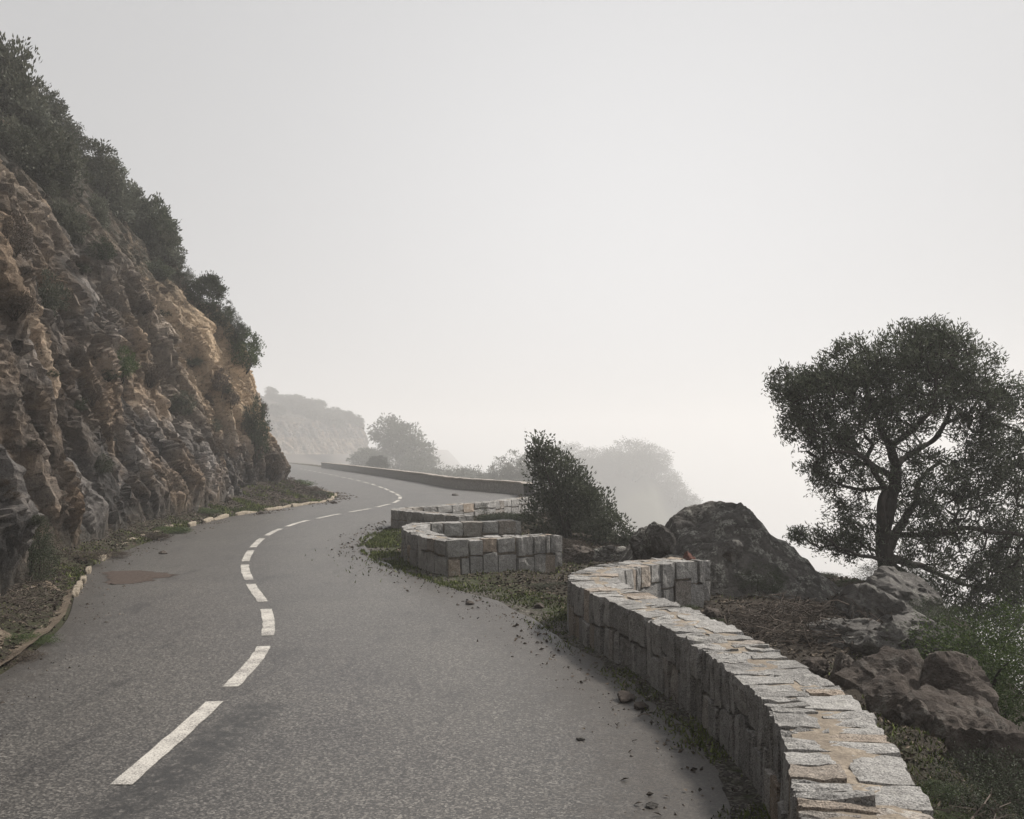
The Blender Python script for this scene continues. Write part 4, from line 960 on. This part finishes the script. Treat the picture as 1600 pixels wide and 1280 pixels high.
# --- wooded spur far behind
def spur():
    nx, ny = 140, 90
    X = np.linspace(-37, 259, nx); Y = np.linspace(440, 740, ny); GX_, GY_ = np.meshgrid(X, Y, indexing='ij'); x, y = GX_.ravel(), GY_.ravel()
    ridge = np.interp(x/3.7, [-10, 0, 6, 12, 16, 20, 24, 30, 40, 70], [-1, -1.5, 0, .0, 0, -1.2, -5, -12, -24, -44])*3.7-5
    z = ridge-np.abs(y-560)*.75+6.0*fbm(np.stack([x*.027, y*.027, x*0], -1), 4, 61)
    tag(link('wooded_spur', mesh_np('wooded_spur', np.stack([x, y, z], -1), grid_faces(nx, ny), M['soil'], True, dict(moss=np.full(len(x), .6), gravel=0*x))), kind='structure')
spur()
GW = 'trees on the foggy wooded spur'
sm = 'pale fogged tree on the wooded spur behind the wind shaped bush'
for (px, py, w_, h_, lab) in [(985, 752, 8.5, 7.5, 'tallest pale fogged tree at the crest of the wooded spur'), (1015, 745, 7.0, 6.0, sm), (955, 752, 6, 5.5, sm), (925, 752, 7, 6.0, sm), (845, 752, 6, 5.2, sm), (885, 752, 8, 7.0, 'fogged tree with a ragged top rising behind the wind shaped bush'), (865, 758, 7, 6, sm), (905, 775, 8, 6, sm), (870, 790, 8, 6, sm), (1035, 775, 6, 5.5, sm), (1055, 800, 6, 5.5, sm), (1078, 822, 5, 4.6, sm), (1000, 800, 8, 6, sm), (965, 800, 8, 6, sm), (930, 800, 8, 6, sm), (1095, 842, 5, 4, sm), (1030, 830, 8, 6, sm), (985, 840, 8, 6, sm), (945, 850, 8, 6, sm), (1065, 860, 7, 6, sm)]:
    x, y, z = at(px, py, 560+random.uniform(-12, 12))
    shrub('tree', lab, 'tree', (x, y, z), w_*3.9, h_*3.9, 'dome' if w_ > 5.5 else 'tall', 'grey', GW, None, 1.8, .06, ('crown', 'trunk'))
GB = 'fogged bushes above the far cliff'
sb = 'dim fogged bush on the slope above the far cliff'
for (px, py) in [(432, 640), (450, 632), (470, 640), (490, 648), (510, 655), (440, 610), (460, 600), (480, 620), (500, 632), (525, 660), (430, 580)]:
    h = far_bvh.ray_cast(EYE, ray(px, py+8))
    if h[0]:
        Y = h[0].y; shrub('shrub', sb, 'shrub', h[0]-Vector((0, 0, .5)), 26/1600*Y, 24/1600*Y, 'dome', 'grey', GB, None, 1.0, .2)

for px in range(424, 566, 11):
    for py in range(540, 716, 3):
        h = far_bvh.ray_cast(EYE, ray(px, py))
        if h[0]:
            Y = h[0].y; k = random.uniform(16, 30)
            shrub('shrub', sb, 'shrub', h[0]-Vector((0, 0, .8)), k*1.3/1600*Y, k/1600*Y, random.choice(('dome', 'tall', 'lean')), 'grey', GB, None, 1.0, .12); break
# --- the leaning tree on the bank
def hero_tree():
    r = np.random.default_rng(91)
    Yt = 20.5
    def w(px, py, dy=0.0): return np.array([(px-800)/1600*Yt, dy, 2.5-(py-700)/1600*Yt])
    base = w(1392, 905); root = empty('tree', (base[0], Yt, base[2])); tag(root, 'big dark leaning tree with a twisted trunk on the bank at the drop', 'tree')
    limbs = [  # hand placed main limbs (px, py, dy, radius)
        [(1396, 930, 0, .30), (1390, 895, 0, .24), (1386, 865, 0, .22), (1384, 835, .0, .19), (1392, 790, .1, .165), (1398, 755, .15, .15), (1400, 725, .2, .13), (1395, 700, .2, .10), (1385, 670, .3, .07), (1370, 630, .2, .045), (1350, 590, .1, .03)],
        [(1384, 840, 0, .15), (1370, 815, -.3, .12), (1366, 785, -.4, .10), (1372, 760, -.4, .09), (1360, 745, -.5, .075), (1345, 725, -.6, .06), (1320, 712, -.7, .045), (1285, 705, -.8, .03)],
        [(1388, 860, 0, .15), (1412, 835, .4, .12), (1440, 810, .7, .10), (1458, 790, .9, .085), (1466, 765, 1.0, .07), (1480, 745, 1.1, .055), (1510, 720, 1.2, .04)],
        [(1400, 735, .2, .11), (1425, 720, .5, .085), (1455, 705, .7, .075), (1485, 690, .8, .07), (1505, 660, .8, .06), (1512, 630, .8, .045), (1500, 600, .8, .03)],
        [(1398, 745, .15, .10), (1378, 730, .4, .08), (1368, 720, .6, .07), (1385, 700, .8, .055), (1378, 680, .9, .04)],
        [(1390, 880, 0, .14), (1420, 880, .6, .12), (1450, 890, 1.0, .10), (1490, 905, 1.2, .08), (1530, 920, 1.2, .06), (1570, 935, 1.2, .04)],
        [(1392, 885, 0, .13), (1425, 905, .2, .11), (1445, 935, .3, .085), (1465, 965, .3, .06), (1500, 985, .3, .04)],
        [(1410, 838, .4, .08), (1450, 835, -.2, .07), (1490, 822, -.5, .06), (1540, 830, -.7, .05), (1580, 835, -.8, .035)],
        [(1388, 880, 0, .07), (1355, 868, -.4, .055), (1320, 862, -.7, .045), (1290, 850, -.8, .03), (1265, 835, -.9, .02)],
        [(1395, 700, .2, .08), (1420, 670, -.3, .06), (1445, 635, -.5, .05), (1450, 590, -.5, .035)],
        [(1505, 660, .8, .05), (1540, 640, .6, .04), (1560, 600, .5, .03)],
        [(1372, 760, -.4, .06), (1340, 765, -.1, .045), (1310, 755, .2, .035), (1290, 740, .3, .025)],
    ]
    nodes = []; rad = []; par = []
    for L_ in limbs:
        pts = np.array([w(a, b, d) for a, b, d, _ in L_]); rr = np.array([q[3] for q in L_]); n = len(pts)
        tt = np.linspace(0, n-1, n*5); i = np.clip(tt.astype(int), 0, n-2); u = (tt-i)[:, None]; m = np.gradient(pts, axis=0)
        P = (2*u**3-3*u**2+1)*pts[i]+(u**3-2*u**2+u)*m[i]+(-2*u**3+3*u**2)*pts[i+1]+(u**3-u**2)*m[i+1]
        RR = np.interp(tt, np.arange(n), rr)*.78
        P = P+.10*np.stack([fbm(P*1.6+k*7, 3, 60+k) for k in range(3)], -1)*np.minimum(1, tt/3)[:, None]
        RR = RR*(1+.18*fbm(P*5, 2, 66))
        for k in range(len(P)):
            if k == 0:
                if not nodes: par.append(-1)
                else: par.append(int(np.argmin(np.linalg.norm(np.array(nodes)-P[0], axis=1))))
            else: par.append(len(nodes)-1)
            nodes.append(P[k]); rad.append(RR[k])
    nl = len(nodes)
    # crown attractors: lobes in the picture plane with depth
    lob = [(1300, 615, 85, 50, 1.0), (1245, 610, 40, 45, .6), (1355, 570, 75, 45, 1.0), (1440, 550, 70, 50, 1.1), (1510, 590, 65, 70, 1.1), (1545, 660, 45, 70, 1.0), (1300, 680, 55, 45, .8), (1410, 620, 90, 60, 1.3), (1470, 525, 45, 28, .8),
           (1545, 740, 60, 60, 1.1), (1490, 780, 60, 40, 1.0), (1575, 830, 50, 60, 1.0), (1290, 740, 38, 40, .6), (1330, 800, 40, 30, .7), (1530, 900, 70, 40, 1.0), (1560, 960, 70, 45, 1.0), (1290, 845, 50, 22, .5), (1330, 855, 45, 25, .6), (1490, 960, 50, 30, .8), (1600, 720, 40, 70, 1.0), (1440, 860, 45, 25, .9), (1600, 900, 60, 60, 1.0), (1250, 838, 18, 10, .3), (1590, 620, 30, 40, .7), (1395, 660, 70, 50, 1.4), (1345, 735, 45, 40, 1.1), (1440, 740, 55, 45, 1.2), (1420, 800, 50, 40, 1.3), (1345, 830, 35, 30, .9), (1480, 840, 60, 35, 1.2), (1440, 920, 40, 30, .9), (1250, 660, 35, 35, .7)]
    den = [1.0]*9+[.8, .6, .8, .55, .45, .75, .8, .5, .45, .5, .9, .5, .8, .5, .7, .6, .55, .6, .5, .5, .7, .6, .7]
    at_ = []
    for (a, b, ra, rb, dp), dn in zip(lob, den):
        n = int(200*dn*(ra*rb/3600)**.8)+6
        d = r.normal(size=(n, 3)); d /= np.linalg.norm(d, axis=1, keepdims=True); q = r.random(n)**.45
        c = w(a, b, 0.2); at_.append(c+d*q[:, None]*np.array([ra/1600*Yt, dp, rb/1600*Yt]))
    at_ = np.concatenate(at_)
    # grow: attach attractors nearest-first
    N = [np.array(x) for x in nodes]; Pm = list(par)
    A_ = np.array(N); order = np.argsort(np.min(np.linalg.norm(at_[:, None]-A_[None], axis=2), axis=1))
    arr = np.zeros((60000, 3)); arr[:len(N)] = A_; cnt = len(N)
    tips = []
    for k in order:
        q = at_[k]; dd = np.linalg.norm(arr[:cnt]-q, axis=1); j = int(np.argmin(dd)); dist = dd[j]
        ns_ = max(1, int(dist/.11)); p = arr[j].copy(); prev = j
        side = r.normal(size=3)*.10*dist; chain = []
        for s_ in range(1, ns_+1):
            t = s_/ns_; pp = arr[j]*(1-t)+q*t+side*math.sin(t*math.pi)+r.normal(size=3)*.01
            arr[cnt] = pp; Pm.append(prev); prev = cnt; chain.append(cnt); cnt += 1
        tips.append((prev, q-arr[j], chain))
    arr = arr[:cnt]; Pm = np.array(Pm)
    kids = np.zeros(cnt); acc = np.zeros(cnt)
    for k in range(cnt-1, nl-1, -1):
        a = max(acc[k], .0075**2.2); acc[k] = a
        acc[Pm[k]] += a if Pm[k] >= nl else 0
    rr = np.maximum(acc, 0)**(1/2.2); rr[:nl] = rad
    rr[nl:] = np.clip(rr[nl:], .0075, .05)
    dirn = np.zeros((cnt, 3)); ok = Pm >= 0; dirn[ok] = arr[ok]-arr[Pm[ok]]; dirn[0] = (0, 0, 1); dirn /= np.linalg.norm(dirn, axis=1, keepdims=True)+1e-9
    def skin(idx, sides):
        """tube segments parent->node"""
        a, b = arr[Pm[idx]], arr[idx]; ra = np.minimum(rr[Pm[idx]], rr[idx]*1.5); rb = rr[idx]
        d0 = np.where((Pm[Pm[idx]] >= 0)[:, None] & (rr[Pm[idx]] < rr[idx]*1.6)[:, None], dirn[Pm[idx]], dirn[idx]); d1 = dirn[idx]
        def ring(c, d, q):
            ref = np.array([[.21, .97, .12]]); u = np.cross(d, ref); u /= np.linalg.norm(u, axis=1, keepdims=True)+1e-9; v = np.cross(d, u)
            an = np.arange(sides)*2*math.pi/sides
            return c[:, None]+q[:, None, None]*(np.cos(an)[None, :, None]*u[:, None]+np.sin(an)[None, :, None]*v[:, None])
        V = np.concatenate([ring(a, d0, ra), ring(b, d1, rb)], 1); n = len(idx)
        k = np.arange(n)[:, None]*2*sides+np.arange(sides)[None]; k2 = np.roll(k, -1, 1)
        return V.reshape(-1, 3), np.stack([k, k2, k2+sides, k+sides], -1).reshape(-1, 4)
    inv = np.array([base[0], 0, base[2]])
    v, f = skin(np.array([i for i in range(1, nl) if Pm[i] >= 0]), 10); link('trunk', mesh_np('trunk', v-inv, f, M['bark'], True), root)
    v, f = skin(np.arange(nl, cnt), 4); link('branches', mesh_np('branches', v-inv, f, M['bark'], True), root)
    pos = []; dr_ = []; tt = []
    for (k, d, ch) in tips:
        d = d/(np.linalg.norm(d)+1e-9); n = 24; t0 = r.random()
        sprd = np.array([.095, .095, .08])
        ch = np.array(ch[-5:]); pos.append(arr[r.choice(ch, n)]+np.clip(r.normal(size=(n, 3)), -1.5, 1.5)*sprd); dr_.append(np.repeat((d*.6+np.array([0, 0, .35]))[None], n, 0)); tt.append(np.clip(.5*t0+.5*r.random(n), 0, 1))
    pos = np.concatenate(pos); dr_ = np.concatenate(dr_); tt = np.concatenate(tt)
    V, F = leaves(pos, dr_, .095, .026, r, .42)
    link('crown', mesh_np('crown', V-inv, F, M['olive'], False, dict(tint=np.repeat(tt, 4))), root)
    print('hero', cnt, len(tips), len(F))
    return root
hero_tree()

# ------------------------------------------------------------------ ground cover
def scatter_pts(n, x0, x1, y0, y1, keep, r, ypow=1.6):
    y = y0+(y1-y0)*r.random(n)**ypow; x = x0+(x1-x0)*r.random(n); k = keep(x, y) > r.random(n); return x[k], y[k]
def top_z(x, y):
    z = ground_z(x, y); on = (x > xl(y)) & (x < xr(y)); return np.where(on, np.maximum(road_z(x, y), z), z)
r = np.random.default_rng(5)
def noise2(x, y, s, seed): return fbm(np.stack([x*s, y*s, x*0], -1), 4, seed)
# grass / moss tufts
def grass_keep(x, y):
    dr = x-xr(y); dl = xl(y)-x
    a = sstep(-.25, .1, dr)*sstep(1.7, .4, dr)*sstep(40, 30, y)*sstep(-.25, .15, noise2(x, y, .9, 14))
    b = .6*sstep(np.where(y < 17.6, .6, -.05), np.where(y < 17.6, 1.0, .1), dl)*np.where(y > 38, sstep(3.5, 1.5, dl), sstep(1.1, .2, dl))*sstep(-.1, .25, noise2(x, y, .7, 15)-.08)
    c = .9*np.exp(-((x+.5)/1.5)**2-((y-23.8)/2.4)**2)
    d = .5*np.exp(-((x-3.8)/1.0)**2-((y-18.6)/.7)**2)+.5*np.exp(-((x-3.0)/.5)**2-((y-8.2)/1.4)**2)*sstep(-.1, .2, noise2(x, y, 1.3, 16))
    e = .4*sstep(.9, 1.4, dr)*sstep(.8, -.4, x-xe(y))*sstep(14, 11, y)*sstep(-.1, .2, noise2(x, y, 1.2, 19))
    return np.clip(np.maximum.reduce([a, b, c, d, e]), 0, 1)
x, y = scatter_pts(900000, -12, 4.6, 4, 58, grass_keep, r)
n = len(x); z = top_z(x, y); h = (.018+.035*r.random(n)*(1+.8*(y > 19)))*(1+1.2*sstep(30, 45, y))
an = r.random(n)*6.28; wd = .004+.0045*r.random(n)+.0004*y; ln = np.stack([r.normal(size=n)*.5, r.normal(size=n)*.5, np.ones(n)], -1)*h[:, None]
b0 = np.stack([x, y, z-.004], -1); sd = np.stack([np.cos(an), np.sin(an), 0*an], -1)*wd[:, None]
V = np.stack([b0-sd, b0+sd, b0+ln], 1).reshape(-1, 3); t = np.clip(.5+.45*noise2(x, y, 1.1, 18)+.3*r.normal(size=n), 0, 1)
tag(link('grass', mesh_np('grass', V, np.arange(3*n).reshape(n, 3), M['grass'], False, dict(tint=np.repeat(t, 3)))), 'short mossy grass along the road edges and round the parapets', 'grass', kind='stuff'); print('grass', n)
# leaf litter
def litter_keep(x, y):
    dr = x-xr(y); dl = xl(y)-x; w_ = x-xr(y)
    a = sstep(.5, 1.2, dr)*sstep(.6, -.2, x-xe(y))*.9
    b = sstep(.0, .25, dl)*sstep(3.2, 1.8, dl)*.8
    c = .10*sstep(-1.2, .3, dr)*sstep(1, .3, dr)
    c2 = .55*sstep(-.9, .05, -dl)*sstep(.3, .0, -dl-.0)*0
    return np.clip(a+b+c, 0, 1)
x, y = scatter_pts(190000, -12.5, 8, 4, 56, litter_keep, r, 1.3)
n = len(x); z = top_z(x, y)+.006
pos = np.stack([x, y, z+.012*r.random(n)], -1); dd = np.stack([r.normal(size=n), r.normal(size=n), .25*r.normal(size=n)], -1)
V, F = leaves(pos, dd, .05*(1+y/45)[:, None], .028*(1+y/45)[:, None], r, .1)
t = np.clip(.28+.28*r.normal(size=n), 0, 1)
tag(link('leaf_litter', mesh_np('leaf_litter', V, F, M['litter'], False, dict(tint=np.repeat(t, 4)))), 'brown leaf litter lying behind the parapets and under the cliff', 'leaf litter', kind='stuff'); print('litter', n)
# gravel and crumbs
def gravel_keep(x, y):
    dr = x-xr(y); dl = x-xl(y)
    a = .4*sstep(-1.1, .0, dr)*sstep(.9, .3, dr)
    b = sstep(1.1, .0, dl)*sstep(-3.0, 0, dl)*(.35+.65*sstep(24, 36, y))
    return np.clip((a+b)*sstep(-.35, .25, noise2(x, y, 1.0, 24)), 0, 1)
x, y = scatter_pts(160000, -13, 3, 4, 58, gravel_keep, r, 1.25)
n = len(x); sz = np.exp(r.normal(size=n)*.55)*.0042*(1+(y/16))
sz = np.minimum(sz, .07); z = top_z(x, y)
o8 = np.array([[1, 0, 0], [-1, 0, 0], [0, 1, 0], [0, -1, 0], [0, 0, .8], [0, 0, -.6]], float); f8 = np.array([[0, 2, 4], [2, 1, 4], [1, 3, 4], [3, 0, 4], [2, 0, 5], [1, 2, 5], [3, 1, 5], [0, 3, 5]])
jit = r.normal(size=(n, 6, 3))*.22
V = (np.stack([x, y, z+sz*.2], -1)[:, None]+(o8[None]+jit)*sz[:, None, None]).reshape(-1, 3); F = (f8[None]+(np.arange(n)*6)[:, None, None]).reshape(-1, 3)
t = np.clip(.35+.3*r.normal(size=n), 0, 1)
tag(link('gravel', mesh_np('gravel', V, F, M['gravel'], False, dict(tint=np.repeat(t, 6)))), 'fallen gravel and earth crumbs along both road edges', 'gravel', kind='stuff'); print('gravel', n)
# dead brushwood heaps
def brush(label, cx, cy, rx, ry, n, hgt, ln, thick, seed, name='brushwood', along=False):
    q = np.random.default_rng(seed); ps = []; tt = []
    for k in range(n):
        a = q.random()*6.28; d = math.sqrt(q.random()); y = cy+ry*d*math.sin(a); x = cx+rx*d*math.cos(a)+(float(xl(y)) if along else 0)
        z = gz(x, y)+q.random()*hgt*(1-d*d); dirn = q.normal(size=3)*np.array([1, 1, .35]); dirn /= np.linalg.norm(dirn); l = ln*(.4+q.random())
        t = np.linspace(-.5, .5, 6)[:, None]; c = np.array([x, y, z])+dirn*t*l+np.cumsum(q.normal(size=(6, 3))*.022*l*3, 0)
        tb = tube(c, np.linspace(thick, thick*.4, 6)*(.5+q.random()), 4); ps.append(tb); tt.append(np.full(len(tb[0]), np.clip(q.beta(1.2, 2.5), 0, 1)))
    v, f = join(ps); tag(link(name, mesh_np(name, v, f, M['twig'], False, dict(tint=np.concatenate(tt)))), label, 'brushwood', kind='stuff')
brush('tangle of dead grey brushwood on the slope behind the near parapet', 4.35, 14.2, 1.5, 1.7, 900, .45, .5, .007, 1)
brush('dead twigs under the cliff along the near gutter', -.75, 17.5, .5, 4.5, 700, .16, .35, .006, 2, along=True)
brush('dry twigs in the grass inside the horseshoe parapet', .3, 23.3, 1.2, .8, 160, .12, .4, .006, 3)
brush('dry twigs in the moss at the foot of the near parapet', 1.3, 10.2, .5, 1.8, 90, .04, .22, .004, 4)
brush('bare twigs sticking out of the leafy corner shrub', 3.3, 6.7, .45, .5, 60, .5, .6, .005, 6)
brush('dead twigs along the middle stretch of the cliff foot', -.8, 30, .5, 8.0, 500, .16, .4, .008, 7, along=True)
brush('dead twigs and earth debris on the bank under the cliff corner', -1.6, 49, 1.3, 6.0, 700, .3, .5, .012, 8, along=True)

# ------------------------------------------------------------------ haze
hm = bpy.data.materials.new('haze'); hm.use_nodes = True; ht = hm.node_tree; ht.nodes.clear()
ho = ht.nodes.new('ShaderNodeOutputMaterial'); hv = ht.nodes.new('ShaderNodeVolumePrincipled')
hv.inputs['Color'].default_value = (.985, .99, 1.0, 1); hv.inputs['Density'].default_value = HAZE; hv.inputs['Anisotropy'].default_value = .08
ht.links.new(hv.outputs[0], ho.inputs['Volume'])
x0, x1, y0, y1, z0, z1 = -1700, 1800, -600, 2200, -261.5, 60
V = np.array([(a, b, c) for a in (x0, x1) for b in (y0, y1) for c in (z0, z1)], float)
F = np.array([[0, 1, 3, 2], [4, 6, 7, 5], [0, 4, 5, 1], [2, 3, 7, 6], [0, 2, 6, 4], [1, 5, 7, 3]])
tag(link('haze', mesh_np('haze', V, F, hm)), 'pale even sea fog filling the air over road and cliff', 'fog', kind='stuff')
print('tris', sum(sum(len(p.vertices)-2 for p in m.polygons) for m in bpy.data.meshes)); print([(m.name, len(m.polygons)) for m in bpy.data.meshes if len(m.polygons) > 60000])
